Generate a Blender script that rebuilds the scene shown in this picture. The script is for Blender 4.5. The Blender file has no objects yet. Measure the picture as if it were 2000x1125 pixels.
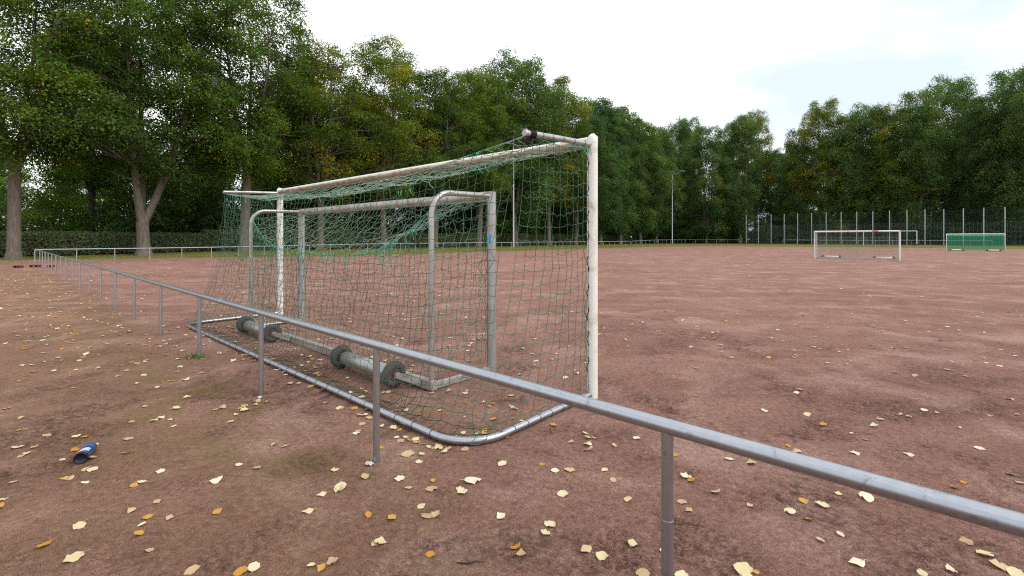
import bpy, math, random
import numpy as np
from mathutils import Vector, Matrix
R_ = math.radians
sc = bpy.context.scene
C = sc.collection

# ------------------------------------------------------------------ camera, sky, sun, exposure
CAM_H = 1.56
F_PX = 920.0          # focal length in photo pixels (2000 wide)
HZ = 465.0            # horizon row of the photograph
cam = bpy.data.cameras.new('camera'); cam_o = bpy.data.objects.new('camera', cam); C.objects.link(cam_o)
cam_o.location = (0, 0, CAM_H); cam_o.rotation_euler = (R_(90), 0, 0)
cam.sensor_width = 36.0; cam.lens = 36.0*F_PX/2000.0
cam.shift_y = -(562.5-HZ)/2000.0
cam.clip_start = 0.05; cam.clip_end = 2000
cam.dof.use_dof = True; cam.dof.focus_distance = 5.2; cam.dof.aperture_fstop = 9.0
sc.camera = cam_o

SUN_EL, SUN_AZ = R_(48), R_(108)     # azimuth clockwise from +Y
w = bpy.data.worlds.new('World'); sc.world = w; w.use_nodes = True
nt = w.node_tree; nt.nodes.clear()
def N(nt, t, **k):
    n = nt.nodes.new(t)
    for a, b in k.items():
        if a == 'inp':
            for i, v in b.items(): n.inputs[i].default_value = v
        else: setattr(n, a, b)
    return n
out = N(nt, 'ShaderNodeOutputWorld'); bg = N(nt, 'ShaderNodeBackground', inp={'Strength': 1.0})
sky = N(nt, 'ShaderNodeTexSky', sky_type='NISHITA', sun_disc=False, sun_elevation=SUN_EL, sun_rotation=SUN_AZ)
skys = N(nt, 'ShaderNodeMixRGB', blend_type='MULTIPLY', inp={0: 1.0, 2: (0.1, 0.1, 0.1, 1)})
tc = N(nt, 'ShaderNodeTexCoord'); mp = N(nt, 'ShaderNodeMapping', inp={'Scale': (1.0, 1.0, 2.6), 'Location': (0.35, 0.1, 0.0)})
nz = N(nt, 'ShaderNodeTexNoise', inp={'Scale': 1.5, 'Detail': 6.0, 'Roughness': 0.5, 'Distortion': 0.25})
cr = N(nt, 'ShaderNodeValToRGB')
cr.color_ramp.elements[0].position = 0.38; cr.color_ramp.elements[0].color = (0.64, 0.72, 0.79, 1)
cr.color_ramp.elements[1].position = 0.60; cr.color_ramp.elements[1].color = (1.22, 1.22, 1.23, 1)
mx = N(nt, 'ShaderNodeMixRGB', inp={0: 0.93})
L = nt.links.new
L(sky.outputs[0], skys.inputs[1]); L(tc.outputs['Generated'], mp.inputs[0]); L(mp.outputs[0], nz.inputs['Vector'])
L(nz.outputs['Fac'], cr.inputs[0]); L(skys.outputs[0], mx.inputs[1]); L(cr.outputs[0], mx.inputs[2])
L(mx.outputs[0], bg.inputs[0]); L(bg.outputs[0], out.inputs[0])
sl = bpy.data.lights.new('sun', 'SUN'); so = bpy.data.objects.new('sun', sl); C.objects.link(so)
sl.energy = 1.5; sl.angle = R_(35); sl.color = (1.0, 0.97, 0.92)
sd = Vector((math.sin(SUN_AZ)*math.cos(SUN_EL), math.cos(SUN_AZ)*math.cos(SUN_EL), math.sin(SUN_EL)))
so.rotation_euler = sd.to_track_quat('Z', 'Y').to_euler(); so.location = (30, 10, 60)
sc.view_settings.view_transform = 'Standard'; sc.view_settings.look = 'None'
sc.view_settings.exposure = 0.48; sc.view_settings.gamma = 1.0
sc.cycles.max_bounces = 8; sc.cycles.diffuse_bounces = 5; sc.cycles.transmission_bounces = 4
sc.cycles.transparent_max_bounces = 12
sc.cycles.use_denoising = False; sc.cycles.filter_width = 1.15

# ------------------------------------------------------------------ helpers
U = Vector((-0.7425, 0.6698, 0)); V = Vector((0.6698, 0.7425, 0))     # along the goal line / down the pitch
ROT_U = math.atan2(U.y, U.x)                 # local x = U, local y = -V
ROT_D = math.atan2(-U.y, -U.x)               # local x = -U, local y = V
CORNER = Vector((-30.9, 30.5, 0))
def gpx(px, py, h=CAM_H):                    # a place on flat ground seen at a photo pixel
    d = F_PX*h/(py-HZ); return Vector(((px-1000)/F_PX*d, d, 0))

def tag(o, label=None, cat=None, group=None, kind=None):
    if label: o['label'] = label
    if cat: o['category'] = cat
    if group: o['group'] = group
    if kind: o['kind'] = kind
    return o
def empty(name, loc, rz=0, **k):
    o = bpy.data.objects.new(name, None); C.objects.link(o); o.empty_display_size = 0.2
    o.location = loc; o.rotation_euler = (0, 0, rz); return tag(o, **k)
def obj(name, me, mat=None, parent=None, loc=None, **k):
    o = bpy.data.objects.new(name, me); C.objects.link(o)
    if mat is not None and not me.materials: me.materials.append(mat)
    if parent is not None: o.parent = parent
    if loc is not None: o.location = loc
    return tag(o, **k)
def copy_tree(o, parent=None):
    c = o.copy(); C.objects.link(c); c.parent = parent
    for ch in o.children: copy_tree(ch, c)
    return c
def np_mesh(name, v, f, smooth=False, attrs=None):
    v = np.asarray(v, np.float32); f = np.asarray(f, np.int32)
    me = bpy.data.meshes.new(name); n, k = f.shape
    me.vertices.add(len(v)); me.vertices.foreach_set('co', v.ravel())
    me.loops.add(n*k); me.loops.foreach_set('vertex_index', f.ravel())
    me.polygons.add(n); me.polygons.foreach_set('loop_start', np.arange(0, n*k, k, dtype=np.int32))
    if smooth: me.polygons.foreach_set('use_smooth', np.ones(n, bool))
    me.update(calc_edges=True)
    for nm, (dom, arr) in (attrs or {}).items():
        a = me.attributes.new(nm, 'FLOAT', dom); a.data.foreach_set('value', np.asarray(arr, np.float32))
    return me
class MB:
    """collects boxes, tubes and lathes into one mesh"""
    def __init__(s): s.v = []; s.f = []; s.sm = []
    def add(s, vs, fs, smooth=False):
        b = len(s.v); s.v += [tuple(x) for x in vs]
        s.f += [tuple(b+i for i in q) for q in fs]; s.sm += [smooth]*len(fs); return s
    def box(s, c, d, m=None):
        x, y, z = d[0]/2, d[1]/2, d[2]/2; c = Vector(c)
        vs = [Vector((a*x, b*y, e*z)) for a in (-1, 1) for b in (-1, 1) for e in (-1, 1)]
        vs = [(m @ q if m else q)+c for q in vs]
        return s.add(vs, [(0,1,3,2),(4,6,7,5),(0,4,5,1),(2,3,7,6),(0,2,6,4),(1,5,7,3)])
    def tube(s, pts, rad, n=10, cap=True, ry=None, up=None):
        """sweep a circle (or an oval rad x ry) along a polyline"""
        pts = [Vector(p) for p in pts]
        if not isinstance(rad, (list, tuple, np.ndarray)): rad = [rad]*len(pts)
        rings = []; prev = None
        for i, p in enumerate(pts):
            t = (pts[min(i+1, len(pts)-1)]-pts[max(i-1, 0)]).normalized()
            if prev is None:
                ref = Vector(up) if up else (Vector((0, 0, 1)) if abs(t.z) < .9 else Vector((1, 0, 0)))
                a = (ref - t*ref.dot(t)).normalized()
            else:
                a = (prev - t*prev.dot(t)).normalized()
            prev = a; b = t.cross(a)
            r = rad[i]; r2 = r*(ry/rad[0]) if ry else r
            rings.append([p + a*(math.cos(2*math.pi*k/n)*r) + b*(math.sin(2*math.pi*k/n)*r2) for k in range(n)])
        vs = [q for ring in rings for q in ring]; fs = []
        for i in range(len(rings)-1):
            for k in range(n):
                fs.append((i*n+k, i*n+(k+1) % n, (i+1)*n+(k+1) % n, (i+1)*n+k))
        s.add(vs, fs, True)
        if cap:
            s.add(rings[0], [tuple(range(n))[::-1]]); s.add(rings[-1], [tuple(range(n))])
        return s
    def lathe(s, prof, n=24, m=None):
        """revolve (radius, height) pairs about local z; m places it"""
        vs = []; fs = []
        for r, z in prof:
            for k in range(n):
                q = Vector((r*math.cos(2*math.pi*k/n), r*math.sin(2*math.pi*k/n), z)); vs.append(m @ q if m else q)
        for i in range(len(prof)-1):
            for k in range(n):
                fs.append((i*n+k, i*n+(k+1) % n, (i+1)*n+(k+1) % n, (i+1)*n+k))
        return s.add(vs, fs, True)
    def mesh(s, name):
        me = bpy.data.meshes.new(name); me.from_pydata([tuple(q) for q in s.v], [], s.f)
        me.polygons.foreach_set('use_smooth', np.array(s.sm, bool)); me.update(); return me
    def build(s, name, mat, parent=None, **k): return obj(name, s.mesh(name), mat, parent, **k)

def cords(A, B, r, n=3):
    """thin prisms between point arrays A and B: returns verts, quads"""
    A = np.asarray(A, float); B = np.asarray(B, float); t = B-A
    ln = np.linalg.norm(t, axis=1, keepdims=True); ok = ln[:, 0] > 1e-5
    A, B, t, ln = A[ok], B[ok], t[ok], ln[ok]; t = t/ln
    ref = np.where(np.abs(t[:, 2:3]) > .85, np.array([[1., 0, 0]]), np.array([[0, 0, 1.]]))
    a = np.cross(t, ref); a /= np.linalg.norm(a, axis=1, keepdims=True); b = np.cross(t, a)
    ring = [a*math.cos(2*math.pi*k/n)*r+b*math.sin(2*math.pi*k/n)*r for k in range(n)]
    v = np.stack([A+q for q in ring]+[B+q for q in ring], 1).reshape(-1, 3)
    base = np.arange(len(A))[:, None]*2*n
    f = np.concatenate([base+np.array([k, (k+1) % n, n+(k+1) % n, n+k]) for k in range(n)], 0)
    return v, f
def polyseg(paths):
    A, B = [], []
    for p in paths:
        p = np.asarray(p, float); A.append(p[:-1]); B.append(p[1:])
    return np.concatenate(A), np.concatenate(B)
def join(parts):
    vs, fs, o = [], [], 0
    for v, f in parts: vs.append(v); fs.append(f+o); o += len(v)
    return np.concatenate(vs), np.concatenate(fs)

def vnoise(x, y, seed=0):
    xi = np.floor(x).astype(np.int64); yi = np.floor(y).astype(np.int64); fx = x-xi; fy = y-yi
    fx = fx*fx*(3-2*fx); fy = fy*fy*(3-2*fy)
    def h(a, b):
        q = (a*374761393+b*668265263+seed*1442695041) & 0x7fffffff
        q = ((q ^ (q >> 13))*1274126177) & 0x7fffffff
        return ((q ^ (q >> 16)) & 0xffff)/65535.0
    return (h(xi, yi)*(1-fx)+h(xi+1, yi)*fx)*(1-fy)+(h(xi, yi+1)*(1-fx)+h(xi+1, yi+1)*fx)*fy
def fbm(x, y, seed=0, oct=4):
    s = 0; a = .5
    for k in range(oct): s = s+a*vnoise(x*2**k, y*2**k, seed+k*17); a *= .5
    return s

# ------------------------------------------------------------------ materials
def mat(name):
    m = bpy.data.materials.new(name); m.use_nodes = True; t = m.node_tree; t.nodes.clear()
    o = N(t, 'ShaderNodeOutputMaterial'); b = N(t, 'ShaderNodeBsdfPrincipled'); t.links.new(b.outputs[0], o.inputs[0])
    return m, t, b, o
def ramp(t, a, b, c0, c1, pre=None):
    r = N(t, 'ShaderNodeValToRGB'); e = r.color_ramp.elements
    e[0].position = a; e[0].color = (*c0, 1) if len(c0) == 3 else c0
    e[1].position = b; e[1].color = (*c1, 1) if len(c1) == 3 else c1
    if pre is not None: t.links.new(pre, r.inputs[0])
    return r
def noise(t, scale, detail=4, rough=.55, vec=None, dist=0):
    n = N(t, 'ShaderNodeTexNoise', inp={'Scale': scale, 'Detail': detail, 'Roughness': rough, 'Distortion': dist})
    if vec is not None: t.links.new(vec, n.inputs['Vector'])
    return n.outputs['Fac']
def mixc(t, fac, a, b, mode='MIX'):
    m = N(t, 'ShaderNodeMixRGB', blend_type=mode)
    for i, x in enumerate((fac, a, b)):
        if hasattr(x, 'is_linked'): t.links.new(x, m.inputs[i])
        else: m.inputs[i].default_value = x if i == 0 else ((*x, 1) if len(x) == 3 else x)
    return m.outputs[0]
def mth(t, op, a, b=None, clamp=False):
    m = N(t, 'ShaderNodeMath', operation=op, use_clamp=clamp)
    for i, x in enumerate((a, b)):
        if x is None: continue
        if hasattr(x, 'is_linked'): t.links.new(x, m.inputs[i])
        else: m.inputs[i].default_value = x
    return m.outputs[0]
def attr(t, name): return N(t, 'ShaderNodeAttribute', attribute_name=name).outputs['Fac']
def pos(t): return N(t, 'ShaderNodeNewGeometry').outputs['Position']
def objco(t): return N(t, 'ShaderNodeTexCoord').outputs['Object']
def bump(t, b, h, strength, dist):
    n = N(t, 'ShaderNodeBump', inp={'Strength': strength, 'Distance': dist}); t.links.new(h, n.inputs['Height']); t.links.new(n.outputs[0], b.inputs['Normal']); return n
def simple(name, col, rough=.6, metal=0, var=.15, scale=20, bmp=0, spec=.4, stain=None, stain_amt=.5, stain_scale=6):
    m, t, b, o = mat(name); p = objco(t)
    n = noise(t, scale, 5, .6, p)
    c0 = tuple(x*(1-var) for x in col); c1 = tuple(min(1, x*(1+var)) for x in col)
    c = ramp(t, .3, .7, c0, c1, n).outputs[0]
    if stain:
        n2 = noise(t, stain_scale, 6, .65, p, .4)
        c = mixc(t, ramp(t, 1-stain_amt-.08, 1-stain_amt+.12, (0, 0, 0), (1, 1, 1), n2).outputs[0], c, stain)
    t.links.new(c, b.inputs['Base Color']); b.inputs['Roughness'].default_value = rough; b.inputs['Metallic'].default_value = metal
    b.inputs['Specular IOR Level'].default_value = spec
    if bmp: bump(t, b, n, bmp, .01)
    return m

def m_ash():
    m, t, b, o = mat('red_ash'); p = pos(t)
    big = noise(t, .28, 5, .55, p, .3); mid = noise(t, 1.7, 6, .6, p, .5); fine = noise(t, 26, 6, .7, p); grit = noise(t, 160, 3, .6, p)
    mp = N(t, 'ShaderNodeMapping', inp={'Rotation': (0, 0, ROT_D), 'Scale': (.10, 1.3, 1)}); t.links.new(p, mp.inputs[0])
    streak = noise(t, 1.0, 5, .6, mp.outputs[0], .2)
    c = ramp(t, .30, .72, (.205, .105, .080), (.330, .188, .150), mth(t, 'ADD', mth(t, 'MULTIPLY', big, .55), mth(t, 'MULTIPLY', mid, .45))).outputs[0]
    c = mixc(t, ramp(t, .45, .72, (0, 0, 0), (.6, .6, .6), streak).outputs[0], c, (.37, .215, .172))
    # crumbly damp patches kicked up from below, pale dry crust between them
    crumb = noise(t, 14, 8, .78, p, .4)
    patch = mth(t, 'ADD', mth(t, 'MULTIPLY', noise(t, 3.4, 6, .62, p, .7), .5), mth(t, 'MULTIPLY', crumb, .5))
    c = mixc(t, ramp(t, .53, .60, (0, 0, 0), (.62, .62, .62), patch).outputs[0], c, (.135, .070, .055))
    sc2 = mth(t, 'MULTIPLY', attr(t, 'scuff'), ramp(t, .46, .54, (0, 0, 0), (1, 1, 1), mth(t, 'ADD', mth(t, 'MULTIPLY', crumb, .5), mth(t, 'MULTIPLY', noise(t, 42, 5, .7, p), .5))).outputs[0])
    c = mixc(t, mth(t, 'MULTIPLY', sc2, .85, True), c, (.078, .040, .033))
    c = mixc(t, ramp(t, .50, .66, (0, 0, 0), (.55, .55, .55), noise(t, .9, 6, .65, p, .7)).outputs[0], c, (.46, .295, .245))
    c = mixc(t, mth(t, 'MULTIPLY', attr(t, 'path'), .75), c, mixc(t, 1.0, c, (.97, 1.0, .88), 'MULTIPLY'))
    c = mixc(t, ramp(t, .32, .70, (0, 0, 0), (1, 1, 1), fine).outputs[0], mixc(t, 1.0, c, (.62, .60, .60), 'MULTIPLY'), mixc(t, 1.0, c, (1.25, 1.25, 1.25), 'MULTIPLY'))
    c = mixc(t, .7, c, mixc(t, 1.0, c, ramp(t, .32, .68, (.30, .30, .30), (1.8, 1.77, 1.74), grit).outputs[0], 'MULTIPLY'))
    # moss grows in patches along the railing and in the goal's corner
    mm = mth(t, 'MULTIPLY', attr(t, 'moss'), ramp(t, .42, .62, (0, 0, 0), (1, 1, 1), noise(t, 1.9, 6, .68, p, .6)).outputs[0])
    c = mixc(t, mth(t, 'MULTIPLY', mm, .50), c, mixc(t, fine, (.11, .082, .022), (.20, .165, .05)))
    t.links.new(c, b.inputs['Base Color']); b.inputs['Roughness'].default_value = .96; b.inputs['Specular IOR Level'].default_value = .12
    h = mth(t, 'ADD', mth(t, 'MULTIPLY', noise(t, 38, 8, .75, p), .8), mth(t, 'ADD', mth(t, 'MULTIPLY', mid, .6), mth(t, 'MULTIPLY', grit, .35)))
    bump(t, b, h, 1.0, .03)
    return m
def m_verge():
    m, t, b, o = mat('verge_grass'); p = pos(t)
    n1 = noise(t, .5, 6, .65, p, .5); n2 = noise(t, 9, 5, .7, p)
    c = mixc(t, n2, (.095, .115, .024), (.240, .235, .066))
    c = mixc(t, ramp(t, .48, .66, (0, 0, 0), (.8, .8, .8), n1).outputs[0], c, (.16, .115, .055))
    c = mixc(t, attr(t, 'litter'), c, mixc(t, n2, (.030, .022, .012), (.075, .052, .026)))
    t.links.new(c, b.inputs['Base Color']); b.inputs['Roughness'].default_value = 1; b.inputs['Specular IOR Level'].default_value = .1
    bump(t, b, n2, 1, .05); return m
def m_leaf(name, dark, light, aut, trans=.35):
    """leaf colour by the leaf's own tone, per tree tint"""
    m, t, b, o = mat(name)
    c = mixc(t, attr(t, 'tone'), dark, light)
    c = mixc(t, attr(t, 'autumn'), c, aut)
    oi = N(t, 'ShaderNodeObjectInfo').outputs['Random']
    c = mixc(t, 1.0, c, ramp(t, 0, 1, (.82, .86, .95), (1.22, 1.14, 1.0), oi).outputs[0], 'MULTIPLY')
    t.links.new(c, b.inputs['Base Color']); b.inputs['Roughness'].default_value = .55; b.inputs['Specular IOR Level'].default_value = .14
    tr = N(t, 'ShaderNodeBsdfTranslucent'); t.links.new(mixc(t, 1.0, c, (1.5, 1.6, .7), 'MULTIPLY'), tr.inputs[0])
    ms = N(t, 'ShaderNodeMixShader', inp={0: trans}); t.links.new(b.outputs[0], ms.inputs[1]); t.links.new(tr.outputs[0], ms.inputs[2])
    t.links.new(ms.outputs[0], o.inputs[0]); return m
def m_fallen(name, c0, c1, spot):
    m, t, b, o = mat(name); p = objco(t)
    c = mixc(t, N(t, 'ShaderNodeObjectInfo').outputs['Random'], c0, c1)
    c = mixc(t, ramp(t, .56, .72, (0, 0, 0), (1, 1, 1), noise(t, 55, 5, .6, p)).outputs[0], c, spot)
    t.links.new(c, b.inputs['Base Color']); b.inputs['Roughness'].default_value = .6; b.inputs['Specular IOR Level'].default_value = .3
    tr = N(t, 'ShaderNodeBsdfTranslucent'); t.links.new(c, tr.inputs[0])
    ms = N(t, 'ShaderNodeMixShader', inp={0: .2}); t.links.new(b.outputs[0], ms.inputs[1]); t.links.new(tr.outputs[0], ms.inputs[2])
    t.links.new(ms.outputs[0], o.inputs[0]); return m
def m_bark():
    m, t, b, o = mat('bark'); p = objco(t)
    mp = N(t, 'ShaderNodeMapping', inp={'Scale': (7, 7, 1.2)}); t.links.new(p, mp.inputs[0])
    n = noise(t, 1.5, 7, .7, mp.outputs[0], .3); n2 = noise(t, .8, 5, .6, p)
    c = ramp(t, .3, .7, (.085, .068, .056), (.235, .195, .165), n).outputs[0]
    c = mixc(t, ramp(t, .5, .7, (0, 0, 0), (.6, .6, .6), n2).outputs[0], c, (.10, .105, .06))
    t.links.new(c, b.inputs['Base Color']); b.inputs['Roughness'].default_value = .95; b.inputs['Specular IOR Level'].default_value = .1
    bump(t, b, n, .8, .06); return m
def m_net(name, c0, c1):
    m, t, b, o = mat(name); p = objco(t)
    c = ramp(t, .35, .65, c0, c1, noise(t, 1.1, 5, .7, p, .5)).outputs[0]
    t.links.new(c, b.inputs['Base Color']); b.inputs['Roughness'].default_value = .7; b.inputs['Specular IOR Level'].default_value = .2; return m
def m_screen(name, col, cover):
    """fine netting too thin to see thread by thread at its distance"""
    m, t, b, o = mat(name); b.inputs['Base Color'].default_value = (*col, 1); b.inputs['Roughness'].default_value = .9
    tr = N(t, 'ShaderNodeBsdfTransparent'); ms = N(t, 'ShaderNodeMixShader', inp={0: cover})
    t.links.new(tr.outputs[0], ms.inputs[1]); t.links.new(b.outputs[0], ms.inputs[2]); t.links.new(ms.outputs[0], o.inputs[0]); return m
M = dict(
    ash=m_ash(), verge=m_verge(), bark=m_bark(),
    galv=simple('galvanised_steel', (.40, .42, .455), .33, .90, .07, 30, .04, .5, (.17, .13, .115), .34, 24),
    galv_far=simple('galvanised_far', (.42, .46, .47), .5, .4, .1, 4),
    weld=simple('weld_seam', (.42, .43, .45), .5, .6, .2, 60),
    white=simple('weathered_white_paint', (.72, .71, .66), .42, 0, .07, 7, .03, .4, (.42, .37, .24), .42, 4.5),
    white_bar=simple('lichened_white_paint', (.68, .66, .58), .5, 0, .1, 8, .05, .4, (.24, .175, .085), .50, 7),
    alu=simple('weathered_aluminium', (.40, .40, .39), .38, .6, .13, 7, .03, .5, (.33, .30, .25), .44, 5),
    alu_bar=simple('dull_aluminium', (.44, .42, .39), .42, .5, .13, 7, .03, .5, (.34, .26, .20), .45, 5),
    alu_bright=simple('bright_aluminium', (.66, .67, .68), .45, .2, .06, 4),
    far_white=simple('far_white_paint', (.78, .78, .78), .5, 0, .05, 3),
    tyre=simple('grey_rubber', (.085, .080, .076), .85, 0, .35, 40, .3, .2, (.12, .085, .07), .40, 9),
    rim=simple('red_rim', (.14, .048, .036), .6, 0, .3, 30), zinc=simple('zinc_plate', (.40, .39, .36), .5, .4, .2, 18, 0, .4, (.20, .12, .08), .4, 14),
    net=m_net('green_net', (.036, .090, .058), (.105, .235, .155)), net_pale=m_net('faded_green_net', (.13, .25, .175), (.40, .50, .40)),
    net_dark=m_net('dark_green_net', (.016, .050, .030), (.045, .13, .075)), cord=m_net('black_cord', (.015, .014, .013), (.05, .03, .025)),
    rag=m_net('teal_twine', (.07, .42, .30), (.20, .60, .45)),
    blue_paint=simple('sky_blue_paint', (.01, .33, .66), .5), rust_red=simple('red_paint_mark', (.55, .16, .11), .5),
    far_net=m_screen('grey_netting', (.16, .20, .16), .16), green_net=m_screen('dense_green_netting', (.02, .26, .13), .55),
    fence_net=m_screen('dark_green_netting', (.03, .09, .065), .07), fence_wire=simple('grey_green_wire', (.20, .25, .225), .6, .2),
    lamp=simple('lamp_grey', (.56, .60, .63), .45, .4), lamp_dark=simple('lamp_housing', (.20, .19, .18), .5, .2),
    leafA=m_leaf('lime_leaves', (.034, .078, .015), (.128, .205, .034), (.40, .29, .025), .42),
    leafY=m_leaf('turning_leaves', (.045, .085, .014), (.175, .235, .034), (.46, .33, .03), .42),
    leafB=m_leaf('blue_green_leaves', (.034, .080, .028), (.120, .205, .058), (.34, .25, .04), .42),  # a bluer green than the lime leaves
    leafC=m_leaf('young_leaves', (.060, .135, .018), (.21, .35, .055), (.48, .38, .04), .48),
    leafH=m_leaf('hedge_leaves', (.07, .105, .045), (.21, .26, .12), (.25, .16, .09), .25),
    twig=simple('twigs_and_shade_core', (.035, .026, .018), .95, 0, .4, 6),
    cream=m_fallen('pale_yellow_leaf', (.66, .55, .30), (.78, .71, .53), (.42, .26, .09)),
    amber=m_fallen('amber_leaf', (.52, .24, .035), (.58, .36, .09), (.26, .10, .02)),
    tan=m_fallen('tan_leaf', (.50, .34, .20), (.62, .46, .27), (.25, .13, .06)),
    grit=simple('ash_grit', (.16, .095, .08), .95, 0, .5, 30, 0, .1), grass=m_leaf('grass_blades', (.08, .115, .02), (.22, .24, .055), (.40, .33, .10), .3),
    skin=simple('skin', (.55, .36, .28), .6), navy=simple('dark_jacket', (.018, .02, .032), .8), jean=simple('blue_jeans', (.10, .14, .22), .8), hair=simple('pale_cap', (.62, .60, .57), .8),
    bottle=simple('blue_plastic', (.016, .06, .18), .32, 0, .15, 30, 0, .5), bottle_dark=simple('black_plastic', (.010, .008, .022), .35), stripe=simple('white_print', (.75, .80, .88), .5),
    brick=simple('brown_brick', (.10, .052, .040), .9, 0, .3, 30, .2), stone=simple('pale_stone', (.50, .47, .45), .8, 0, .2, 60),
    sign_blue=simple('sign_blue', (.05, .13, .30), .5), sign_white=simple('sign_white', (.58, .60, .56), .6), weed=m_leaf('weed_leaves', (.04, .09, .02), (.12, .20, .05), (.3, .3, .1)),
)

# ------------------------------------------------------------------ the ground: red ash sheet
rng = np.random.default_rng(5)
n = 520; k = 6.0; tt = np.linspace(-1, 1, n); S = 260/np.sinh(k)
xs = S*np.sinh(k*tt); ys = S*np.sinh(k*tt)+2.6
X, Y = np.meshgrid(xs, ys)
def ash_z(X, Y):
    X = np.asarray(X, float); Y = np.asarray(Y, float)
    near = np.exp(-((X**2+(Y-2.5)**2)/60.0))
    z = (fbm(X*.5, Y*.5, 3, 3)-.5)*.012 + near*((fbm(X*2.2, Y*2.2, 9, 4)-.5)*.022)
    scuff = np.clip(fbm(X*2.1+7, Y*2.1, 21, 4)-.52, 0, .25)
    z = z - near*scuff*.06 + near*scuff*(vnoise(X*17, Y*17, 4)-.5)*.16
    return z
Z = ash_z(X, Y)
def rail_off(X, Y):     # distance to the near railing, positive on the path side
    return (X+.966)*(-V.x)+(Y-3.28)*(-V.y)
off = rail_off(X, Y)
moss = np.exp(-((off-.55)/.75)**2)*np.clip((Y-1.5)/2, 0, 1)*np.clip(1-(Y-16)/10, 0, 1)
gl = gpx(935, 815); gl2 = gpx(820, 800)
moss = np.maximum(moss, 1.3*np.exp(-((X-gl.x)**2+(Y-gl.y)**2)/.10))
moss = np.maximum(moss, 1.0*np.exp(-((X-gl2.x)**2+(Y-gl2.y)**2)/.25))
moss = np.maximum(moss, .7*np.exp(-((off-2.2)/1.4)**2)*np.clip((Y-1)/2, 0, 1)*np.clip(1-(Y-7)/6, 0, 1))
idx = np.arange(n*n).reshape(n, n)
F = np.stack([idx[:-1, :-1], idx[:-1, 1:], idx[1:, 1:], idx[1:, :-1]], -1).reshape(-1, 4)
me = np_mesh('pitch', np.stack([X, Y, Z], -1).reshape(-1, 3), F, True, {'moss': ('POINT', np.clip(moss, 0, 1).ravel()), 'scuff': ('POINT', np.clip((fbm(X*2.1+7, Y*2.1, 21, 4)-.50)*6, 0, 1).ravel()*np.exp(-(X**2+(Y-2.5)**2)/120).ravel()), 'path': ('POINT', np.clip(off/1.0+.3, 0, 1).ravel())})
obj('pitch', me, M['ash'], label='worn red ash football pitch and path', kind='structure')
def az(p): return float(ash_z(np.array([p[0]]), np.array([p[1]]))[0])

# grass verge and woodland floor outside the pitch (an L round its far corner)
edge = [CORNER+V*t+U*o for t, o in ((-60, 6), (-30, 5.5), (-12, 5), (-4, 4.2), (4, 3), (10, 0), (15, -3), (24, -5.4), (40, -5.6), (60, -5.2), (78, -5))]
edge += [Vector(p+(0,)) for p in ((33, 89.0), (40, 91.5), (47, 87.5), (54, 84), (60.5, 80), (65, 72.5), (69, 64.5), (76, 54), (86, 40), (104, 14))]
E = []
for i in range(len(edge)-1):
    m_ = max(1, int((edge[i+1]-edge[i]).length/1.0))
    for j in range(m_): E.append(edge[i].lerp(edge[i+1], j/m_))
E = np.array([(p.x, p.y) for p in E])
ker = np.ones(7)/7
Es = np.stack([np.convolve(np.pad(E[:, c], 3, mode='edge'), ker, 'valid') for c in (0, 1)], 1)
T = np.gradient(Es, axis=0); T /= np.linalg.norm(T, axis=1, keepdims=True); NRM = np.stack([-T[:, 1], T[:, 0]], 1)   # outward
def gz(x, y):
    """ground height at a place outside the pitch"""
    d = np.hypot(E[:, 0]-x, E[:, 1]-y); i = int(d.argmin())
    s = (x-Es[i, 0])*NRM[i, 0]+(y-Es[i, 1])*NRM[i, 1]
    if s < 0: return 0.0
    return .02*min(s/1.0, 1) + .34*float(np.clip((s-1.5)/8, 0, 1))**1.3
offs = np.array([-.5, -.1, .3, 1, 2, 3, 4.5, 6, 8, 11, 15, 25, 45, 80])
hz = np.array([-.03, .008, .012, .02, .03, .06, .12, .19, .28, .36, .36, .36, .5, 1.0])
jig = (vnoise(np.arange(len(Es))*.45, np.zeros(len(Es)), 77)-.5)*1.2 + (vnoise(np.arange(len(Es))*.13, np.ones(len(Es)), 78)-.5)*1.6
P = []; lit = []
for j, o in enumerate(offs):
    q = Es+NRM*(o+jig*(1 if o < 3 else 0))[:, None]
    P.append(np.column_stack([q, np.full(len(Es), hz[j])+(vnoise(q[:, 0]*.9, q[:, 1]*.9, 31)-.5)*(.05 if o > .5 else 0)]))
    lit.append(np.full(len(Es), np.clip((o-7)/4, 0, 1)))
P = np.array(P); ne = len(Es); idx = np.arange(len(offs)*ne).reshape(len(offs), ne)
F = np.stack([idx[:-1, :-1], idx[:-1, 1:], idx[1:, 1:], idx[1:, :-1]], -1).reshape(-1, 4)
me = np_mesh('grass_verge', P.reshape(-1, 3), F, True, {'litter': ('POINT', np.array(lit).ravel())})
obj('grass_verge', me, M['verge'], label='olive grass verge and leaf littered woodland floor round the pitch', kind='structure')

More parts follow.
